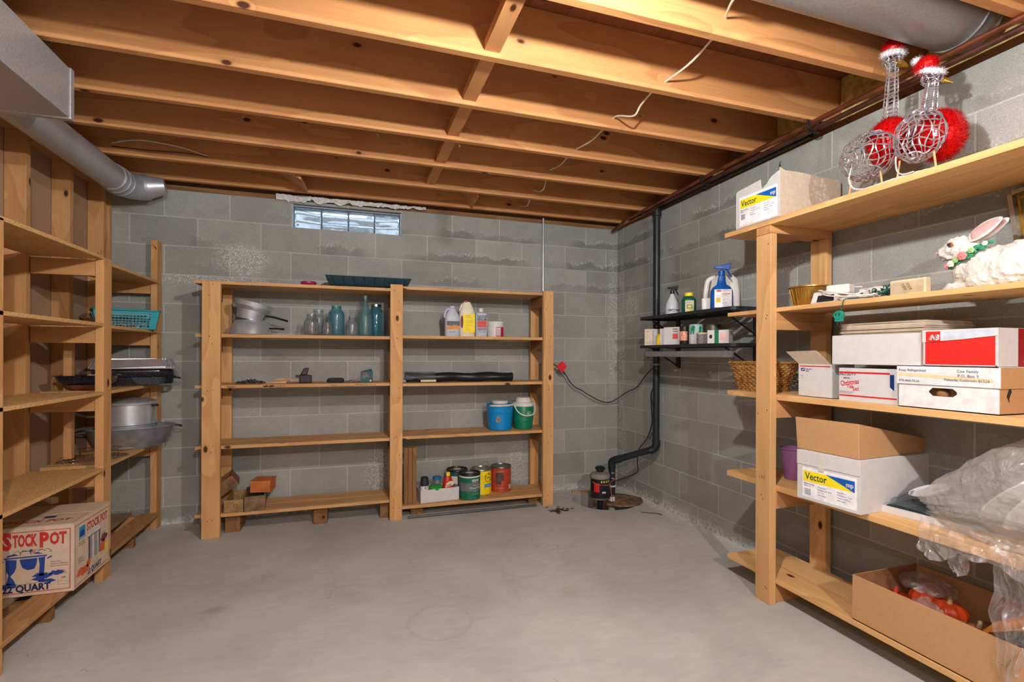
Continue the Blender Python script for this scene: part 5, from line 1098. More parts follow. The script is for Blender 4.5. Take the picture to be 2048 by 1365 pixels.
MB().ball((-.012, .157, .158), .008, .004, .005, 10, 8).build('nose', mat('pink_glaze', (226, 166, 164), .5), rb, smooth=True)
GRL = mat('leaf_green', (40, 140, 100), .5); r = random.Random(4); mb = MB()
path = catmull([Vector(p) for p in ((-.020, .112, .098), (-.045, .085, .103), (-.060, .050, .118), (-.055, .010, .142), (-.035, -.015, .160))], 5)
for i, p in enumerate(path):
    for k in range(3): q = p+Vector((r.uniform(-.005, .002), r.uniform(-.01, .01), r.uniform(-.008, .008))); mb.ball(q, .004, .010, .005, 8, 5)
mb.build('leaf_collar', GRL, rb, smooth=True)
for k, (i, c_, R_) in enumerate(((0, (226, 140, 140), .010), (5, (236, 230, 214), .013), (8, (150, 190, 110), .010), (11, (226, 130, 130), .016), (14, (150, 196, 120), .011), (19, (232, 228, 222), .009))):
    p = path[min(i, len(path)-1)] + Vector((-.010, 0, .002)); mb = MB()
    for j in range(6): a = j*2*PI/6; mb.ball((p.x-.002, p.y+R_*.5*cos(a), p.z+R_*.5*sin(a)), R_*.35, R_*.5, R_*.5, 8, 6)
    mb.ball((p.x-.006, p.y, p.z), R_*.35, n=8, m=6); mb.build('flower', mat('flower_%d' % k, c_, .5), rb, smooth=True)
# leaning picture frame
t = T('picture_frame', 'silver-edged picture frame leaning behind the rabbit at the right edge', 'picture frame', (2.235, 1.084, z2+.004), rot=(.0, .06, 0))
L_, H_ = .32, .37; M_ = Matrix.Rotation(-.15, 4, 'X'); SV = mat('silver_frame', (200, 196, 192), .25, .85)
def fb_(x0, x1, y0, y1, z0, z1): return MB().box(x0, x1, y0, y1, z0, z1).xf(M_)
fb_(-.012, .012, -.014, 0, 0, H_).build('frame_side', SV, t); fb_(-.012, .012, -L_, -L_+.014, 0, H_).build('frame_side', SV, t); fb_(-.012, .012, -L_, 0, 0, .014).build('frame_side', SV, t); fb_(-.012, .012, -L_, 0, H_-.014, H_).build('frame_side', SV, t)
fb_(-.002, .008, -L_+.012, -.012, .012, H_-.012).build('picture', mat('brown_picture', (112, 92, 52), .4, var=.3, scale=18), t); fb_(-.004, -.002, -.030, -.024, .02, H_-.02).build('inner_gold_line', GW_, t); fb_(-.004, -.002, -L_+.03, -.024, H_-.034, H_-.028).build('inner_gold_line', GW_, t)

# --- third shelf
OFF = (.046, .034, -.005)
z3 = 1.0145
def wicker(t, L0, W0, L1, W1, H_, m, rows=13, N_=44, sq=4.5):
    def out(q, a, off=0):
        L_ = lp(L0, L1, q)/2+off; W_ = lp(W0, W1, q)/2+off; ca, sa = cos(a), sin(a); k = (abs(ca)**sq+abs(sa)**sq)**(-1/sq); return (L_*ca*k, W_*sa*k)
    mb = MB()
    for i in range(rows):
        q = (i+.5)/rows; n = N_*4; h = H_/rows*.46; vs = []; fs = []
        for k in range(n):
            a = 2*PI*k/n; off = .0035*sin(N_/2*a+PI*i)
            for dz, do in ((-h, 0), (-h*.5, .0016), (h*.5, .0016), (h, 0), (h*.5, -.0018), (-h*.5, -.0018)):
                x, y = out(q, a, off+do); vs.append((x, y, q*H_+dz))
        for k in range(n):
            j = (k+1) % n
            for c_ in range(6): fs.append((k*6+c_, j*6+c_, j*6+(c_+1) % 6, k*6+(c_+1) % 6))
        mb.add(vs, fs)
    mb.build('woven_sides', m, t, smooth=True)
    mb = MB()
    for k in range(N_): a = 2*PI*(k+.5)/N_; mb.tube([(*out(0, a), 0), (*out(1, a), H_)], .0018, 5)
    mb.build('stakes', m, t)
    MB().add([(*out(0, 2*PI*k/40), .003) for k in range(40)], [tuple(range(40))]).build('base', m, t, solid=.004)
    for s_ in range(2):
        MB().tube([(*out(1, 2*PI*k/120, .004+.003*sin(30*2*PI*k/120+PI*s_)), H_+.004+.004*cos(30*2*PI*k/120+PI*s_)) for k in range(120)], .0042, 6, closed=True).build('braided_rim', m, t, smooth=True)
t = T('wicker_basket', 'golden brown woven basket at the left end of the third shelf', 'basket', (2.055, 2.075, z3), RZ)
wicker(t, .20, .185, .285, .25, .146, mat('golden_wicker', (190, 138, 66), .6, var=.35, scale=45, col2=(120, 76, 34), coat=.2))
# small postal box with open flap
t = T('postal_box', 'small white postal box with its brown flap standing open', 'box', (1.952, 1.757, z3), RZ)
L_, W_, H_ = .168, .135, .150
mb = MB(); mb.box(0, L_, 0, .003, 0, H_); mb.box(0, L_, W_-.003, W_, 0, H_); mb.box(0, .003, .003, W_-.003, 0, H_); mb.box(L_-.003, L_, .003, W_-.003, 0, H_); mb.box(0, L_, 0, W_, 0, .003); mb.build('box_body', WHITE, t)
MB().hexa([(0, 0, H_), (L_-.004, 0, H_), (L_-.004, .003, H_), (0, .003, H_)], [(-.040, -.035, H_+.058), (.118, -.035, H_+.062), (.118, -.032, H_+.062), (-.040, -.032, H_+.058)]).build('open_flap', KEDGE, t)
F = fr_front(); decal(t, 'red_stripe', [(.006, L_-.006, H_-.012, H_-.007)], F, RED); decal(t, 'eagle_mark', [[(.012, .118), (.012, .132), (.036, .132), (.032, .118)]], F, mat('postal_blue', (20, 50, 110), .5)); decal(t, 'eagle_head', [[(.013, .122), (.030, .130), (.032, .126), (.020, .121)]], F, WHITE, off=.0009)
text(t, 'printed_text', [('PRIORITY', .008, .040, .124, .02), ('MAIL', .008, .040, .115, .02), ('FROM:', .005, .012, .095), ('TO:', .005, .012, .085)], F, mat('postal_blue', (20, 50, 110), .5)); decal(t, 'postmark', [blob(-.005+.1, .0, .001, .001)], F, RED)
# priority mail box
t = T('mailing_box', 'white mailing box with red stripes and red handwriting', 'box', (1.933, 1.540, z3), RZ)
L_, W_, H_ = .238, .28, .138; MB().box(0, L_, 0, W_, 0, H_).build('box_body', WHITE, t, bevel=.001)
decal(t, 'red_stripe', [(.002, L_-.028, H_-.022, H_-.015), (.002, L_-.002, .020, .026)], F, RED); decal(t, 'blue_corner', [[(L_-.028, H_-.022), (L_-.012, H_-.022), (L_-.012, H_-.085), (L_-.028, H_-.070)]], F, mat('postal_blue', (20, 50, 110), .5))
MP_ = mat('maroon_print', (120, 54, 70), .6)
text(t, 'printed_text', [('PRIORITY', .0135, .004, .106, .02, .072), ('* MAIL *', .0105, .012, .093, .02, .048), ('LARGE FLAT RATE BOX', .007, .004, .036, 0, .060), ('FOR DOMESTIC USE', .0055, .004, .030)], F, MP_)
for it in (('Christmas', .030, .010, .062, .015, .080, .17), ('Tea', .024, .036, .053, .01, .028, .1), ('Set', .024, .062, .044, .01, .028, .12)): text(t, 'handwriting', [it], F, mat('red_marker', (214, 30, 36), .6), off=.0014)
text(t, 'side_print', [('FLAT RATE', .014, .02, .02, .01, None, PI/2)], lambda u, v, w_: (-w_, .03+u*.0+v*-1+.05, u), mat('maroon_print', (120, 54, 70), .6))
# long white flat box above both
t = T('long_white_box', 'long plain white cardboard box lying across the two mailing boxes', 'box', (1.925, 1.566, z3+.153), RZ)
MB().box(0, .348, 0, .25, 0, .122).build('box_body', WHITE, t, bevel=.002); MB().box(.349, .352, .0, .25, .002, .126).build('end_flap', KEDGE, t); MB().box(.353, .356, .005, .245, .002, .120).build('end_flap', WHITE, t)
# folders stacked on it
FOL = mat('buff_folder', (214, 196, 168), .8, var=.04)
for k in range(7):
    r = random.Random(k); lb = ['lowest', 'second lowest', 'third from the bottom', 'middle', 'third from the top', 'second from the top', 'topmost'][k]
    t = T('file_folder', lb + ' buff file folder in the stack on the long white box', 'folder', (1.935+r.uniform(0, .012), 1.535+r.uniform(-.004, .008), z3+.2768+k*.0066), RZ+r.uniform(-.01, .01), group='stack of buff folders')
    MB().grid(lambda u, v: (.325*u, .27*v, .0008+(.0025*sin(u*PI)*(k == 6))), 12, 2).build('folder_cover', FOL, t, solid=.0012)
    MB().box(.004, .322, .003, .268, .0018, .0048).build('papers', PAPER, t); MB().box(.0, .325, .0, .27, .0050, .0062).build('folder_cover', FOL, t)
# shallow produce box with telescoping lid
t = T('produce_box', 'white shallow produce box with hand hole under a printed lid', 'box', (1.912, 1.283, z3), RZ)
L_, W_, H_ = .302, .38, .105
m_ = mat('white_liner', (224, 222, 220), .7); mb = MB()
hole = [(.100, .060), (.108, .073), (.125, .077), (.175, .075), (.187, .066), (.187, .056), (.178, .048), (.125, .050), (.108, .052)]
# front panel with a real hand hole, built as strips round the hole
mb.box(0, .100, 0, .004, 0, H_); mb.box(.187, L_, 0, .004, 0, H_); mb.box(.100, .187, 0, .004, .077, H_); mb.box(.100, .187, 0, .004, 0, .048)
for (a, b_, c_) in (((.100, .048), (.112, .048), (.100, .060)), ((.100, .077), (.112, .077), (.100, .064)), ((.187, .048), (.175, .048), (.187, .058)), ((.187, .077), (.175, .077), (.187, .066))): mb.prism([a, b_, c_], lambda u, v, w_: (u, w_, v), 0, .004)
mb.box(0, .004, .004, W_, 0, H_); mb.box(0, L_, 0, W_, 0, .004); mb.build('box_body', m_, t)
MB().box(L_-.004, L_, .004, W_, 0, H_).build('end_panel', KRAFT, t); MB().box(0, L_, W_, W_+.004, 0, H_).build('back_panel', m_, t)
MB().ball((.13, .03, .055), .02).build('kraft_lining', KRAFTD, t); MB().box(.02, L_-.02, .035, .038, .01, H_).build('kraft_lining', KRAFT, t)
ld = MB(); ld.box(-.004, L_+.006, -.005, -.001, H_-.018, H_+.050); ld.box(-.004, L_+.002, -.005, W_+.006, H_+.047, H_+.050); ld.build('lid', m_, t); MB().box(L_+.003, L_+.007, -.003, W_+.006, H_-.02, H_+.048).build('lid_end', KRAFT, t)
F2 = lambda u, v, w_: (u, -.0055-w_, v)
text(t, 'lid_print', [('Keep Refrigerated', .0125, .004, H_+.029, .008), ('970-464-7636', .0125, .004, H_-.010, .008), ('Cox Family', .0135, .190, H_+.029, .008), ('P.O. Box 9', .0135, .193, H_+.013, .008), ('Palisade, Colorado 81526', .0125, .153, H_-.001, .008)], F2, mat('grey_blue_print', (104, 112, 128), .6))
decal(t, 'masking_tape', [[(.004, H_+.012), (.29, H_-.001), (.29, H_+.010), (.004, H_+.024)]], F2, mat('masking_tape', (226, 206, 160), .7), off=.0003)
mb = MB(); mb.prism([(0, .055), (.012, .075), (0, .10), (-.0, .10)], lambda u, v, w_: (L_+w_, .05+u, v), 0, .001); mb.prism([(0, .055), (-.012, .075), (0, .10)], lambda u, v, w_: (L_+w_, .05+u, v-.015), 0, .001); mb.build('end_slot', BLACK, t)
# shoe box
t = T('shoe_box', 'red and white shoe box with slanted white lid on top of the produce box', 'shoe box', (1.915, 1.205, z3+.1565), RZ)
L_, W_, H_ = .218, .34, .124; SR = mat('shoe_box_red', (216, 36, 30), .5, var=.02)
MB().box(.004, L_-.002, .002, W_, 0, H_-.004).build('box_body', SR, t); decal(t, 'white_edge', [(.004, .008, 0, H_-.01), (L_-.006, L_-.002, 0, H_-.01), (.004, L_-.002, 0, .003)], fr_front(0, .002), WHITE)
mb = MB().prism([(0, H_-.042), (0, H_), (L_, H_), (L_, H_-.024), (L_*.55, H_-.034)], lambda u, v, w_: (u, w_-.001, v), 0, .003); mb.box(0, L_, 0, W_+.003, H_-.002, H_+.001); mb.build('lid', WHITE, t)
MB().box(L_-.001, L_+.002, 0, W_+.003, .0, H_).build('lid_end', WHITE, t)
decal(t, 'logo_square', [(.012, .058, H_-.040, H_-.004)], fr_front(0, -.001), SR, off=.0006); decal(t, 'grey_panel', [[(.058, H_-.004), (L_-.006, H_-.004), (L_-.008, H_-.020), (.058, H_-.035)]], fr_front(0, -.001), mat('pale_blue_grey', (196, 204, 216), .5), off=.0006)
def nb(t, d, s_, name='logo'):
    mb = MB(); put_text(mb, [('N', 1.0*s_, .0, 0, .04, .62*s_), ('B', 1.0*s_, .52*s_, 0, .04, .55*s_)], d, .0012)
    for k in range(4): mb.prism([(-.28*s_-.0+.05*s_*k, .08*s_+.17*s_*k), (.02*s_, .08*s_+.17*s_*k), (.03*s_, .14*s_+.17*s_*k), (-.24*s_+.05*s_*k, .14*s_+.17*s_*k)], d, .0006, .0012)
    return mb.build(name, WHITE, t, nrm=False)
nb(t, lambda u, v, w_: (.0265+u+v*.25, -.001-w_, H_-.034+v), .026)
FR = fr_right(L_+.002); decal(t, 'red_band', [(.10, .21, .0, H_)], FR, REDD, off=.0006)
nb(t, lambda u, v, w_: (L_+.002+w_, .135+u+v*.25, .012+v), .034)
decal(t, 'embossed_grip', [(.062, .150, .060, .0604), (.062, .150, .078, .0784)], fr_front(0, .002), mat('emboss_red', (226, 70, 60), .5))

# --- fourth shelf
OFF = (.042, .030, -.014)
z4 = .5885
t = T('flower_pot', 'small purple plastic flower pot beside the paper carton on the fourth shelf', 'flower pot', (2.085, 1.905, z4))
MB().lathe([(.001, 0), (.040, 0), (.043, .006), (.056, .150), (.061, .152), (.061, .158), (.054, .157), (.040, .01), (.001, .008)], 40).build('pot_body', mat('mauve_plastic', (150, 96, 140), .45), t, smooth=True)
t = T('paper_carton', 'white copy paper carton on the fourth shelf under the brown tray box', 'carton', (1.833, 1.656, z4), RZ+.07)
L_, W_, H_ = .272, .45, .211; mb = MB().box(0, L_, 0, W_, 0, H_).build('carton_body', WHITE, t, bevel=.001)
MB().box(.0, L_, -.003, 0, .150, H_).build('folded_flap', WHITE, t, bevel=.001); decal(t, 'clear_tape', [(.10, .125, .135, H_)], fr_front(0, -.0035), mat('tape', (206, 200, 190), .3)); 
vector_label(t, .026, .012, .232, .128)
t = T('brown_tray_box', 'plain brown cardboard box tilted on top of the white paper carton', 'box', (1.846, 1.672, z4+.2125), RZ+.07)
L_, W_ = .270, .430; b4 = [(0, .004, .0), (L_, .004, 0), (L_, W_, 0), (0, W_, 0)]; t4 = [(-.002, -.006, .140), (L_+.004, -.006, .142), (L_+.002, W_, .060), (0, W_, .060)]
MB().hexa(b4, t4).build('box_body', KRAFT, t, bevel=.002)
t = T('flat_frame_box', 'thin white box with a dark glass-like picture on top, by the paper carton', 'flat box', (1.978, 1.408, z4), RZ+.13)
MB().box(0, .30, 0, .22, 0, .026).build('box_body', WHITE, t, bevel=.001); MB().box(.025, .30, .012, .20, .0262, .030).build('dark_picture', mat('dark_green_card', (30, 52, 48), .4), t)
MB().grid(crumple(lambda u, v: (.02+.20*u, .01+.20*v, .036+.030*v*(1-u)), .012, 14, 6), 24, 20).build('cellophane', mat('grey_film', (140, 150, 156), .1, trans=.6, alpha=.55, var=.1, ior=1.2), t, smooth=True)
# china plate standing at the mouth of the bag, wrapped plates in clear plastic
t = T('china_plate', 'white scalloped china plate with faint flowers leaning at the edge of the plastic bag', 'plate', (2.075, 1.275, z4+.095), rot=(math.radians(-14), math.radians(-16), 0))
mb = MB(); n = 72; prof = [(.001, 0), (.034, 0), (.044, .005), (.064, .012), (.066, .015), (.051, .009), (.04, .005), (.001, .004)]; vs = []
for r_, z in prof:
    for k in range(n): a = 2*PI*k/n; q = 1+(.03*abs(sin(6*a)) if r_ > .06 else 0); vs.append((r_*q*cos(a), r_*q*sin(a), z))
mb.add(vs, [(i*n+k, i*n+(k+1) % n, (i+1)*n+(k+1) % n, (i+1)*n+k) for i in range(len(prof)-1) for k in range(n)])
mb.build('plate_body', mat('china_white', (232, 232, 236), .15, coat=.5, var=.01), t, smooth=True); decal(t, 'flower_print', [blob(-.02, .058, .014, .006, 14, .3, 2), blob(-.04, .045, .010, .006, 14, .3, 5)], fr_top(0, 0, .0135), mat('grey_flower', (150, 150, 156), .4))
for k, (x, y, z, rx, ry_) in enumerate(((2.10, 1.00, .075, -50, 10), (2.08, .93, .085, -55, 5), (2.11, .86, .09, -58, 0))):
    t = T('china_plate', ['nearest the mouth', 'middle', 'farthest right'][k] + ' of the big white plates inside the clear plastic bag', 'plate', (x, y, z4+z+.05), rot=(math.radians(rx), math.radians(ry_), 0), group='plates in the plastic bag')
    MB().lathe([(.001, 0), (.07, 0), (.085, .008), (.135, .022), (.136, .026), (.085, .014), (.07, .006), (.001, .005)], 56).build('plate_body', mat('china_cream', (238, 236, 228), .25, coat=.3, var=.01), t, smooth=True)
def film(name='clear_plastic', milk=.44):
    if name in MATS: return MATS[name]
    m = bpy.data.materials.new(name); m.use_nodes = True; nt = m.node_tree; N = nt.nodes; L = nt.links; N.clear()
    o = N.new('ShaderNodeOutputMaterial'); tr = N.new('ShaderNodeBsdfTransparent'); gl = N.new('ShaderNodeBsdfGlossy'); df = N.new('ShaderNodeBsdfDiffuse'); tl = N.new('ShaderNodeBsdfTranslucent')
    tr.inputs[0].default_value = (.95, .95, .95, 1); gl.inputs['Roughness'].default_value = .07; gl.inputs['Color'].default_value = (1, 1, 1, 1); df.inputs[0].default_value = (.93, .92, .92, 1); tl.inputs[0].default_value = (.8, .8, .8, 1)
    fr_ = N.new('ShaderNodeLayerWeight'); fr_.inputs[0].default_value = .35
    tc = N.new('ShaderNodeTexCoord'); nz = N.new('ShaderNodeTexNoise'); nz.inputs['Scale'].default_value = 8; nz.inputs['Detail'].default_value = 7; nz.inputs['Distortion'].default_value = 2.2; L.new(tc.outputs['Object'], nz.inputs[0])
    bp = N.new('ShaderNodeBump'); bp.inputs['Strength'].default_value = 1.; bp.inputs['Distance'].default_value = .03; L.new(nz.outputs['Fac'], bp.inputs['Height'])
    for n_ in (gl, df): L.new(bp.outputs[0], n_.inputs['Normal'])
    a = N.new('ShaderNodeAddShader'); 
    m1 = N.new('ShaderNodeMixShader'); m1.inputs[0].default_value = .5; L.new(df.outputs[0], m1.inputs[1]); L.new(tl.outputs[0], m1.inputs[2])
    m2 = N.new('ShaderNodeMixShader'); m2.inputs[0].default_value = milk; L.new(tr.outputs[0], m2.inputs[1]); L.new(m1.outputs[0], m2.inputs[2])
    m3 = N.new('ShaderNodeMixShader'); mr = N.new('ShaderNodeMapRange'); mr.inputs[3].default_value = .10; mr.inputs[4].default_value = .38; L.new(fr_.outputs['Facing'], mr.inputs[0]); L.new(mr.outputs[0], m3.inputs[0]); L.new(m2.outputs[0], m3.inputs[1]); L.new(gl.outputs[0], m3.inputs[2])
    L.new(m3.outputs[0], o.inputs[0]); MATS[name] = m; return m
t = T('plastic_bag', 'big crumpled clear plastic bag wrapped round white plates on the fourth shelf', 'plastic bag', (2.05, 1.0, z4))
def ridge(p): return 1-2*abs(noise.noise(Vector(p)))
def bag(u, v):  # gathered at the mouth, swelling over the plates; folds run lengthwise from the gather
    a = 2*PI*v; q = u; ca, sa = cos(a), sin(a)
    fold = 1+.16*noise.noise(Vector((q*1.5, ca*1.6, sa*1.6)))+.055*ridge((q*2.2, ca*4.5, sa*4.5))+.022*ridge((q*5+3, ca*11, sa*11))
    rad = (.050+.13*min(1, q*1.9)**.8)*fold; cz = .075+.085*min(1, q*2.2); rz3 = (.045+.125*min(1, q*1.8))*fold
    return Vector((rad*ca*.92, .26-.52*q+.02*sin(3*a+5*q)+.012*ridge((q*7, ca*3, sa*3)), max(.004, cz+rz3*sa)))
MB().grid(bag, 180, 200).build('bag_film', film(), t, smooth=True)
def skirt(u, v):
    f = ridge((u*7, v*1.3, 2.))
    return Vector((-.172+.020*f-.012*v+.006*ridge((u*19, v*4, 5.)), .20-.34*u, .05-.085*v-(.05*max(0, sin(u*PI*2.4+.4)))*v+.008*noise.noise(Vector((u*12, 0, 1)))))
MB().grid(skirt, 140, 40).build('bag_edge', film('thin_clear_plastic', .16), t, smooth=True)
t = T('plastic_sheet', 'clear plastic sheet hanging down over the front of the bottom carton at the right edge', 'plastic sheet', (1.86, .95, .25))
MB().grid(lambda u, v: Vector((.01+.035*ridge((u*2.6+v*1.2, v*1.6, 4.))+.014*ridge((u*7-v*2, v*3.2, 9.))+.006*ridge((u*15, v*9, 1.)), .045+.018*noise.noise(Vector((1, v*5, 3)))-.14*u*(1-.25*v)-.02*v, .36-.42*v+.02*noise.noise(Vector((u*3, 2, 7))))), 110, 220).build('sheet_film', film('thin_clear_plastic', .16), t, smooth=True)
t = T('plastic_scrap', 'small torn flap of clear plastic dangling below the fourth shelf', 'plastic scrap', (1.93, 1.10, .55))
MB().grid(lambda u, v: Vector((-.03+.02*ridge((u*3, v*2, 6.))+.006*ridge((u*9, v*7, 1.)), .05-(.09-.05*v)*u-.04*v, -.085*v*(1-.3*abs(u-.4)))), 60, 60).build('scrap_film', film('thin_clear_plastic', .16), t, smooth=True)

# --- bottom shelf: long open carton with pumpkins
OFF = (.042, .030, -.0245)
z5 = .1455
t = T('open_carton', 'long open brown cardboard carton of autumn decorations on the bottom shelf', 'carton', (1.912, 1.462, z5), RZ)
L_, W_, H_ = .66, .365, .182; mb = MB()
mb.box(.004, L_, 0, .004, 0, H_); mb.box(.004, L_, W_-.004, W_, 0, H_); mb.box(L_-.004, L_, .004, W_-.004, 0, H_); mb.box(0, L_, 0, W_, 0, .004); mb.build('carton_body', KRAFT, t)
MB().box(.006, .010, .004, W_-.004, 0, H_+.002).build('end_panel', KRAFTD, t); MB().box(.0, .004, .0, W_, 0, H_).build('end_panel', KRAFT, t)
def pumpkin(label, loc, R_, m, stemc=(150, 110, 60), name='pumpkin', grp=None):
    t = T(name, label, 'pumpkin', loc, group=grp); mb = MB(); n = 64; vs = []; mm = 16
    for i in range(mm+1):
        f = PI*i/mm
        for k in range(n): a = 2*PI*k/n; q = (1-.10*abs(cos(5*a))*sin(f)); vs.append((R_*q*sin(f)*cos(a), R_*q*sin(f)*sin(a), R_*.78*(1-cos(f))-.0+R_*.10*(sin(f))-(R_*.12*(abs(cos(f))**6))))
    mb.add(vs, [(i*n+k, i*n+(k+1) % n, (i+1)*n+(k+1) % n, (i+1)*n+k) for i in range(mm) for k in range(n)]); mb.build('pumpkin_body', m, t, smooth=True)
    MB().tube([(0, 0, R_*1.4), (.004, 0, R_*1.62), (.012, .004, R_*1.78)], lambda q: R_*(.16-.05*q), 8, smooth=3).build('stem', mat('stem_%d%d%d' % stemc, stemc, .6), t, smooth=True)
ORP = mat('orange_glaze', (196, 66, 22), .35, var=.08)
pumpkin('glassy dark red pumpkin nearest the left end of the carton', (2.03, 1.375, z5+.045), .058, mat('red_glass', (170, 30, 14), .08, trans=.35, ior=1.4), (170, 40, 20))
pumpkin('orange pumpkin behind the glassy red one', (2.155, 1.345, z5+.055), .055, ORP, (170, 60, 24))
pumpkin('orange pumpkin with pale stem in the middle of the carton', (2.13, 1.245, z5+.05), .058, ORP, (190, 150, 100))
pumpkin('front orange pumpkin half hidden by bubble wrap', (2.03, 1.215, z5+.035), .055, mat('deep_orange_glaze', (190, 60, 16), .35), (150, 130, 90))
pumpkin('dull tan and orange pumpkin at the right of the group', (2.10, 1.135, z5+.025), .055, mat('tan_orange', (150, 84, 40), .6, var=.15), (160, 140, 100))
for k, (x, y, z, sx_, sy_, sz_, lb) in enumerate(((2.17, 1.35, .150, .08, .10, .035, 'clear plastic wrap heaped over the rear pumpkins'), (1.975, 1.24, .12, .045, .05, .055, 'crumpled bubble wrap in front of the middle pumpkins'), (1.98, 1.145, .09, .05, .06, .06, 'shiny bubble wrap bundle right of the front pumpkin'))):
    t = T('bubble_wrap', lb, 'plastic wrap', (x, y, z5+z)); MB().grid(crumple(lambda u, v: (sx_*sin(PI*v*.55)*cos(2*PI*u), sy_*sin(PI*v*.55)*sin(2*PI*u), sz_*cos(PI*v*.55)), .014, 20, 20+k), 80, 40).build('wrap_film', film('thin_clear_plastic', .16), t, smooth=True)
t = T('orange_cloth', 'bright orange felt cloth draped in the right end of the carton', 'cloth', (2.02, .97, z5+.075))
MB().grid(crumple(lambda u, v: (-.10+.26*v, .12-.30*u, .10+.075*sin(u*2.3)+.03*v-.06*(1-u)**2), .022, 6, 3), 40, 30).build('cloth_body', mat('orange_felt', (206, 124, 44), .9, var=.08, scale=20), t, smooth=True, solid=.003)
t = T('brown_leaf_garland', 'brown and dark leaf garland deep in the middle of the carton', 'garland', (2.14, 1.06, z5+.02)); mb = MB(); r = random.Random(6)
for k in range(70):
    c = Vector((r.uniform(-.12, .11), r.uniform(-.09, .10), .01+r.random()*.07)); u = Vector((r.uniform(-1, 1), r.uniform(-1, 1), r.uniform(-.4, .4))).normalized()*.022; v = u.orthogonal().normalized()*.012
    mb.add([c-u, c-v, c+u, c+v], [(0, 1, 2, 3)])
mb.build('leaves', mat('dry_leaf', (120, 66, 34), .7, var=.2, scale=20), t, solid=.001, nrm=False)

OFF = (0, 0, 0)
# ------------------------------------------------------------------ black metal wall shelves near the corner
SB_ = STEELB
def wshelf(label, z, rail):
    t = T('metal_wall_shelf', label, 'wall shelf', (2.17, 2.72, z))
    x0, x1, y0, y1 = -.150, .150, -.485, .485; R_ = .05
    mb = MB(); out = rrect(.30, .97, R_); inn = rrect(.262, .932, R_-.015)
    for zz in (0,): 
        n = len(out)
        vs = [(x, y, -.020) for x, y in out]+[(x, y, 0) for x, y in out]+[(x, y, 0) for x, y in inn]+[(x, y, -.006) for x, y in inn]+[(x, y, -.020) for x, y in rrect(.296, .966, R_)]
        fs = []
        for a_, b_ in ((0, 1), (1, 2), (2, 3), (4, 0)):
            for k in range(n): j = (k+1) % n; fs.append((a_*n+k, a_*n+j, b_*n+j, b_*n+k))
        mb.add(vs, fs)
    mb.build('shelf_rim', SB_, t)
    mb = MB()
    for k in range(12): y = -.44+.08*k; mb.box(-.132, .132, y-.022, y+.022, -.005, -.002)
    mb.box(-.132, .132, -.466, .466, -.0049, -.0021) if False else None
    mb.box(-.010, .010, -.466, .466, -.0052, -.0018); mb.build('slotted_plate', SB_, t)
    for y in (.40, -.345):
        b = MB().box(.135, .158, y-.014, y+.014, -.16, 0); b.build('bracket_upright', SB_, t)
        MB().tube([(-.10, y, -.012), (.148, y, -.155)], .0065, 8).build('bracket_arm', SB_, t)
    if rail:
        MB().box(-.142, -.120, -.46, .395, -.082, -.044).build('front_rail', mat('grey_rail', (140, 138, 138), .35, .3), t, bevel=.004)
        for y in (.40, -.44): MB().tube([(-.131, y, -.01), (-.131, y, -.085), (-.120, y, -.095), (-.105, y, -.085), (-.105, y, -.065)], .003, 6, smooth=3).build('rail_hook', CHROME, t)
    return t
wshelf('upper black metal wall shelf carrying spray bottles near the corner', 1.475, False)
wshelf('lower black metal wall shelf carrying small boxes and cans near the corner', 1.268, True)
t = T('shelf_standard', 'vertical black slotted steel rail holding the wall shelves', 'wall rail', (2.318, 3.12, 1.0))
MB().box(.0, .011, -.011, .011, .10, .49).build('rail_body', SB_, t)
za = 1.4755
t = T('spray_bottle', 'grey spray bottle with a black trigger on the upper black shelf', 'spray bottle', (2.12, 2.925, za), -.35)
MB().lathe([(.001, 0), (.043, 0), (.046, .006), (.046, .055), (.040, .085), (.020, .125), (.014, .140), (.013, .150)], 36, sy=.85).build('bottle_body', mat('milky_grey_plastic', (196, 202, 204), .4, var=.02), t, smooth=True)
def trigger(t, z, m, s_=1., col=None):
    MB().lathe([(.015*s_, z), (.015*s_, z+.022*s_), (.010*s_, z+.026*s_), (.001, z+.026*s_)], 20).build('collar', m, t, smooth=True)
    MB().hexa([(-.030*s_, -.009*s_, z+.036*s_), (.035*s_, -.009*s_, z+.026*s_), (.035*s_, .009*s_, z+.026*s_), (-.030*s_, .009*s_, z+.036*s_)], [(-.034*s_, -.007*s_, z+.046*s_), (.042*s_, -.007*s_, z+.058*s_), (.042*s_, .007*s_, z+.058*s_), (-.034*s_, .007*s_, z+.046*s_)]).build('sprayer_head', m, t, bevel=.003)
    MB().tube([(.020*s_, 0, z+.034*s_), (.032*s_, 0, z+.012*s_), (.044*s_, 0, z-.008*s_)], .0045*s_, 8, smooth=4).build('trigger', m, t, smooth=True)
trigger(t, .148, BLKPL, 1.0)
fc = lambda u, v, w_: (u, -.0385-w_, v)
text(t, 'printed_text', [('FLEET', .016, -.038, .028, .03, .030), ('FARM', .016, .012, .028, .03, .030)], fc, BLACK); decal(t, 'roof_mark', [[(-.012, .034), (.0, .050), (.012, .034), (.006, .034), (.0, .040), (-.006, .034)], (-.006, .006, .020, .034)], fc, mat('brick_print', (150, 66, 44), .6))
t = T('weedkiller_bottle', 'dark green bottle with yellow cap and cream label on the upper black shelf', 'bottle', (2.13, 2.76, za), -.6)
MB().lathe([(.001, 0), (.044, 0), (.046, .005), (.046, .085), (.041, .100), (.026, .113), (.025, .118)], 36, sy=.8, sq=3).build('bottle_body', mat('bottle_green', (14, 84, 60), .4), t, smooth=True); MB().lathe([(.027, .114), (.027, .136), (.001, .138)], 24).build('cap', YEL, t, smooth=True)
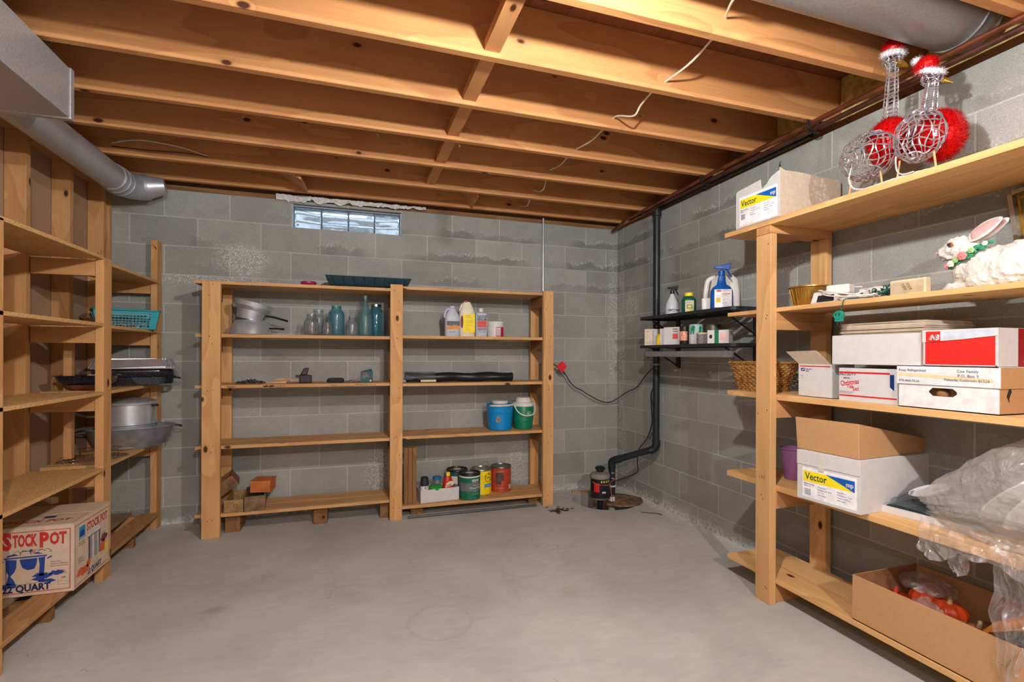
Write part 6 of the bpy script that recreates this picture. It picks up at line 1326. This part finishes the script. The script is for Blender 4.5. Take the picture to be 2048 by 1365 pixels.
fc = lambda u, v, w_: (u, -.0372-w_, v); decal(t, 'label', [(-.024, .030, .004, .082)], fc, mat('cream_label', (206, 204, 170), .6)); decal(t, 'label_panel', [(-.014, .020, .030, .056)], fc, mat('label_teal', (40, 90, 90), .6), off=.0007); decal(t, 'label_yellow', [(-.010, .016, .034, .052), (-.022, .028, .006, .024)], fc, mat('soft_yellow', (220, 200, 90), .6), off=.001)
text(t, 'fine_print', [('ORTHO', .009, -.018, .068)], fc, BLACK)
t = T('white_jug', 'white plastic jug with moulded handle behind the blue sprayer', 'jug', (2.19, 2.50, za), -.6)
MB().lathe([(.001, 0), (.085, 0), (.088, .006), (.086, .12), (.075, .19), (.050, .215), (.001, .218)], 40, sy=.6, sq=3.4).build('jug_body', WHITEP, t, smooth=True)
MB().tube([(-.055, -.02, .205), (-.095, -.02, .185), (-.108, -.02, .12), (-.110, -.02, .07)], .015, 12, smooth=5).build('handle', WHITEP, t, smooth=True); MB().box(-.135, -.07, -.06, .0, 0, .075).build('measuring_cup', WHITEP, t, bevel=.008)
t = T('spray_bottle', 'tall blue spray bottle with a white label on the upper black shelf', 'spray bottle', (2.10, 2.42, za), -.62)
BB = mat('sprayer_blue', (8, 84, 168), .35, var=.02)
MB().lathe([(.001, 0), (.060, 0), (.063, .006), (.062, .105), (.050, .128), (.027, .145), (.022, .175), (.017, .19), (.016, .20)], 40, sy=.62, sq=3.4).build('bottle_body', BB, t, smooth=True); trigger(t, .198, BB, 1.25)
fc = lambda u, v, w_: (u, -.0405-w_, v); decal(t, 'label', [(-.042, .052, .006, .112)], fc, mat('label_white', (238, 238, 240), .6), off=.0006); decal(t, 'red_mark', [blob(-.018, .104, .016, .006, 16), (-.005, .045, .083, .087)], fc, RED, off=.0011); decal(t, 'yellow_mark', [(-.034, -.010, .036, .062)], fc, mat('amber_print', (230, 180, 40), .6), off=.0011)
text(t, 'fine_print', [('BioAdvanced', .009, .0, .100), ('INSECT CONTROL', .007, -.030, .074), ('Kills on contact', .006, -.030, .066), ('READY TO USE', .006, .0, .050), ('CAUTION', .006, .0, .030), ('24 FL OZ', .006, .01, .015)], fc, GREYINK, off=.0011)
# small things on the lower black shelf
zb_ = 1.2685
def sbox(name, label, cat, x, y, L_, W_, H_, m, rz=-1.1, txt=None, band=None, tm=None):
    t = T(name, label, cat, (x, y, zb_), rz); MB().box(-L_/2, L_/2, -W_/2, W_/2, 0, H_).build('box_body', m, t, bevel=.001)
    if band: decal(t, 'colour_patch', [band[0]], fr_front(0, -W_/2), band[1], off=.0005)
    if txt: text(t, 'printed_text', txt, fr_front(0, -W_/2), tm or GREYINK, off=.001)
    return t
sbox('small_box', 'small cream box at the left end of the lower black shelf', 'box', 2.075, 3.11, .075, .06, .118, mat('cream_box', (220, 208, 186), .7), -1.0, [('Delta', .012, -.03, .095), ('Faucet', .009, -.02, .012)])
sbox('small_box', 'narrow pale blue-grey box next to the cream box', 'box', 2.085, 3.035, .04, .06, .112, mat('pale_blue_box', (190, 202, 212), .7), -1.0)
t = T('glue_bottle', 'yellow plastic bottle with brown neck between small boxes', 'bottle', (2.06, 2.985, zb_)); MB().lathe([(.001, 0), (.022, 0), (.023, .004), (.023, .06), (.012, .075), (.011, .10), (.001, .108)], 24).build('bottle_body', mat('bottle_yellow', (232, 192, 20), .4), t, smooth=True); MB().lathe([(.013, .078), (.012, .112), (.001, .114)], 20).build('cap', mat('bronze_cap', (130, 96, 40), .5), t, smooth=True)
sbox('small_box', 'white box with a coral square and black letters on the lower black shelf', 'box', 2.075, 2.845, .115, .06, .118, WHITE, -1.05, [('BAMO', .012, .008, .100, .02), ('GLOW', .012, .008, .084, .02)], ((.006, .042, .038, .074), mat('coral_print', (214, 84, 70), .6)), BLACK)
sbox('small_box', 'plain white narrow box left of the coral square box', 'box', 2.07, 2.935, .05, .05, .112, mat('white_card2', (216, 212, 208), .7), -1.05)
t = T('spice_tin', 'dark tin with an orange speckled label and brown lid', 'tin', (2.07, 2.725, zb_)); MB().lathe([(.001, 0), (.029, 0), (.030, .003), (.030, .095)], 32).build('tin_body', BLACK, t, smooth=True); MB().lathe([(.031, .092), (.031, .116), (.001, .118)], 32).build('lid', mat('dark_brown_lid', (48, 32, 28), .4), t, smooth=True)
decal(t, 'speckled_label', [(-.060, .0, .025, .085)], fr_cyl(.030), mat('orange_speckle', (206, 92, 52), .5, var=.3, scale=150, col2=(230, 200, 170)), off=.001, nu=12)
t = T('glass_jar', 'jar with green paint drips and a white lid on the lower black shelf', 'jar', (2.08, 2.625, zb_)); MB().lathe([(.001, 0), (.040, 0), (.042, .004), (.042, .060)], 36).build('lower_band', WHITE, t, smooth=True); MB().lathe([(.042, .0605), (.042, .115), (.038, .125), (.001, .126)], 36).build('upper_band', mat('aqua_grey', (150, 180, 172), .5), t, smooth=True)
decal(t, 'green_drips', [[(-.062, .062), (-.04, .062), (-.032, .11), (-.045, .118), (-.06, .095)], [(-.010, .064), (.005, .064), (.008, .108), (-.006, .112)]], fr_cyl(.042), mat('drip_green', (0, 126, 92), .4), off=.001)
t = T('tin_can', 'tall dull tin standing behind the paint-dripped jar', 'tin', (2.18, 2.585, zb_)); MB().lathe([(.001, 0), (.045, 0), (.045, .125), (.043, .127), (.001, .124)], 32).build('tin_body', mat('dull_tin_can', (120, 118, 106), .4, .6, var=.15), t, smooth=True)
t = T('twine_jar', 'small grey twine spool with a wooden lid', 'spool', (2.055, 2.525, zb_)); MB().lathe([(.001, 0), (.036, 0), (.038, .004), (.038, .060)], 32).build('spool_body', mat('grey_twine', (128, 126, 124), .8, bump=.8, bscale=120, var=.15, scale=100), t, smooth=True); MB().lathe([(.039, .058), (.039, .068), (.001, .069)], 32).build('lid', mat('pale_wood_lid', (214, 178, 124), .6), t, smooth=True)
sbox('small_box', 'small white and green box at the right end of the lower black shelf', 'box', 2.06, 2.385, .125, .06, .078, WHITE, -1.1, None, ((-.02, .005, .0, .078), mat('box_green', (20, 110, 80), .6)))
o = bpy.data.objects['small_box.004']; decal(o, 'pink_patch', [(.012, .048, .02, .058)], fr_front(0, -.03), mat('pink_patch', (232, 180, 170), .6), off=.0005); decal(o, 'dark_dot', [blob(-.042, .040, .009, .012, 16)], fr_front(0, -.03), BLACK, off=.0005)

# ------------------------------------------------------------------ sump corner
DP_ = T('drain_pipe', 'black plastic discharge pipe rising up the corner from the sump', 'pipe', (2.25, 3.30, .5))
MB().tube([(2.25, 3.302, .475), (2.25, 3.302, 2.315)], .0265, 28).build('riser', PVC, DP_, world=True, smooth=True)
MB().tube([(2.25, 3.302, .54), (2.25, 3.302, .50), (2.238, 3.312, .468), (2.21, 3.33, .450)], .031, 24, smooth=4).build('elbow', PVC, DP_, world=True, smooth=True)
MB().tube([(2.235, 3.316, .465), (2.035, 3.535, .350)], .0265, 24).build('diagonal_run', PVC, DP_, world=True, smooth=True)
MB().tube([(2.06, 3.508, .364), (2.035, 3.535, .350), (2.012, 3.56, .330), (2.014, 3.565, .29), (2.014, 3.565, .27)], .031, 24, smooth=4).build('elbow', PVC, DP_, world=True, smooth=True)
MB().tube([(2.014, 3.565, .275), (2.014, 3.565, .05)], .027, 24).build('lower_run', PVC, DP_, world=True, smooth=True)
MB().tube([(2.014, 3.565, .05), (2.014, 3.565, -.42)], .026, 24).build('white_lower_run', WHITEP, DP_, world=True, smooth=True)
for z in (.245, .135, .06, .20): MB().lathe([(.029, -.006), (.033, -.005), (.033, .005), (.029, .006)], 28, c=(2.014, 3.565, z)).build('hose_clamp', CHROME if z != .135 else WHITEP, DP_, world=True, smooth=True)
for z in (1.125, .50): MB().lathe([(.0275, -.008), (.029, -.007), (.029, .007), (.0275, .008)], 28, c=(2.25, 3.302, z)).build('pipe_band', mat('grey_band_metal', (140, 142, 146), .4, .5), DP_, world=True)
MB().lathe([(.03, -.02), (.036, -.018), (.036, .02), (.03, .022)], 28, c=(2.25, 3.302, 2.295)).build('top_coupling', PVC, DP_, world=True)
SP = T('sump_pump', 'black pedestal sump pump motor with red label over the pit', 'pump', (1.872, 3.50, -.427))
MB().lathe([(.001, .500), (.070, .500), (.076, .506), (.076, .655), (.001, .655)], 44).build('motor_body', mat('motor_black', (22, 22, 24), .35), SP, smooth=True)
MB().lathe([(.078, .655), (.079, .672), (.070, .690), (.030, .700), (.001, .702)], 44).build('motor_cap', mat('motor_cap_grey', (128, 124, 116), .6), SP, smooth=True)
MB().lathe([(.001, .700), (.024, .700), (.024, .716), (.034, .718), (.034, .735), (.022, .745), (.001, .747)], 24, sq=4).build('float_switch', BLKPL, SP)
MB().lathe([(.079, .494), (.080, .500), (.079, .506), (.070, .500)], 44).build('base_ring', mat('dull_ring', (110, 104, 96), .5, .5), SP)
MB().cyl((0, 0, .0), (0, 0, .50), .022, 20).build('pedestal', BLKPL, SP, smooth=True); MB().lathe([(.001, 0), (.09, 0), (.09, .05), (.04, .07), (.001, .07)], 32).build('pump_foot', BLKPL, SP)
MB().cyl((.02, -.03, .10), (.02, -.03, .52), .004, 8).build('float_rod', COPPER, SP)
decal(SP, 'red_label', [(-.085, -.042, .555, .625)], fr_cyl(.076), RED, off=.001, nu=10); decal(SP, 'vent_slots', [(-.03+.020*k, -.020+.020*k, .628, .645) for k in range(5)], fr_cyl(.076), mat('yellow_green', (190, 200, 60), .5), off=.001); decal(SP, 'white_sticker', [(-.02, .01, .548, .560)], fr_cyl(.076), WHITE, off=.001, nu=4)
MB().tube([(-.076, -.02, .63), (-.04, -.070, .615), (.03, -.078, .612), (.075, -.05, .630), (.118, -.045, .645)], .003, 6, smooth=5).build('orange_wire', mat('orange_wire', (176, 84, 60), .5), SP, smooth=True)
MB().tube([(.06, -.062, .61), (.055, -.075, .56), (.065, -.08, .50), (.085, -.075, .46)], .0025, 6, smooth=5).build('orange_wire', mat('orange_wire', (176, 84, 60), .5), SP, smooth=True)
t = T('sump_cover', 'rusty brown half-round board partly covering the sump pit', 'cover', (2.10, 3.56, .003))
mb = MB(); r = random.Random(3); pts = [(.175*cos(a), .155*sin(a)) for a in [(-2.55+3.9*i/26) for i in range(27)]] + [(-.02, .118), (-.06, .09), (-.05, .06), (-.10, .045), (-.12, .01), (-.16, -.02), (-.175, -.055)]
mb.prism(pts, fr_top(0, 0, 0), 0, .012); mb.build('board', mat('rusty_board', (128, 98, 72), .9, var=.22, scale=18, bump=.6, bscale=60), t)
t = T('black_plastic_scrap', 'torn black plastic liner behind the sump cover near the wall', 'plastic scrap', (2.20, 3.70, .003)); MB().prism([(-.10, .10), (.02, .02), (.10, -.12), (.07, -.17), (-.0, -.10), (-.12, .06)], fr_top(0, 0, 0), 0, .006).build('scrap', BLACK, t)
t = T('wood_strip', 'thin pale wood strip lying behind the sump pump', 'wood strip', (1.98, 3.885, .002), -.18); MB().box(-.16, .16, -.012, .012, 0, .012).build('strip', stud('x'), t)
# cord with red tag
t = T('extension_cord', 'black power cord looping from the shelf across the corner to the drain pipe', 'cord', (1.7, 3.9, 1.0))
CB = mat('black_cord', (24, 24, 26), .5)
MB().tube([(1.600, 3.93, 1.17), (1.632, 3.93, 1.135), (1.757, 3.935, 1.035), (1.805, 3.935, .965), (1.864, 3.94, .912), (1.925, 3.945, .885), (1.986, 3.94, .846), (2.11, 3.95, .786), (2.205, 3.96, .770), (2.265, 3.93, .800), (2.285, 3.77, .880), (2.285, 3.636, .922), (2.285, 3.502, 1.030), (2.28, 3.40, 1.090), (2.26, 3.335, 1.10)], .0042, 8, smooth=6).build('cord_run', CB, t, world=True, smooth=True)
tg = MB().prism([(-.048, 0), (0, -.052), (.048, 0), (0, .052)], fr_front(), -.0012, .0012); tg = [tuple(Vector(v)+Vector((1.712-1.7, 3.90-3.9, 1.095-1.0))) for v in tg.v] and tg
for i, v in enumerate(tg.v): tg.v[i] = (v[0]+.012, v[1]-.01, v[2]+.095)
tg.build('red_tag', mat('tag_red', (232, 24, 34), .6), t)
t = T('outlet_box', 'metal outlet box with a black and white plug on the wall behind the shelving post', 'outlet', (1.572, 3.98, 1.17)); MB().box(-.045, .045, -.01, .045, -.05, .055).build('box_body', GALV, t, bevel=.003); MB().box(.0, .055, -.035, -.011, -.045, .035).build('plug', BLKPL, t, bevel=.004); decal(t, 'white_sticker', [(.008, .045, -.03, .015)], fr_front(0, -.035), WHITE)
t = T('extension_cord', 'black power cord hanging beside the drain pipe down to the sump pump', 'cord', (2.28, 3.4, .6))
MB().tube([(2.262, 3.335, 1.02), (2.275, 3.385, .93), (2.275, 3.41, .88), (2.275, 3.40, .76), (2.28, 3.40, .66), (2.285, 3.47, .53), (2.285, 3.555, .45), (2.285, 3.60, .40), (2.285, 3.62, .30), (2.28, 3.61, .22), (2.22, 3.68, .16), (2.10, 3.66, .145), (2.03, 3.60, .155), (1.97, 3.60, .17)], .004, 8, smooth=6).build('cord_run', CB, t, world=True, smooth=True)
MB().tube([(2.262, 3.335, .98), (2.272, 3.40, .88), (2.288, 3.38, .74), (2.29, 3.36, .66), (2.29, 3.45, .52)], .003, 8, smooth=6).build('thin_cord', CB, t, world=True, smooth=True)
t = T('leaf_debris', 'small patch of dark wet leaf debris on the floor beside the shelving post', 'debris', (1.51, 3.49, .001)); mb = MB(); r = random.Random(11)
for k in range(46):
    c = Vector((r.gauss(0, .035), r.gauss(0, .028), .002+r.random()*.006)); u = Vector((r.uniform(.3, 1), r.uniform(-1, .2), r.uniform(-.1, .1))).normalized()*.018; v = u.cross(Vector((0, 0, 1))).normalized()*.006; mb.add([c-u, c-v, c+u, c+v], [(0, 1, 2, 3)])
mb.build('leaves', mat('wet_leaf', (62, 48, 36), .6, var=.2), t, solid=.001, nrm=False)
t = T('bent_wire', 'short dark bent wire lying on the floor right of the sump pit', 'wire', (2.15, 3.22, .003)); MB().tube([(-.055, .05, 0), (-.01, .01, 0), (.03, -.02, .003), (.06, -.06, .002)], .0022, 6, smooth=4).build('wire_body', BLACK, t)
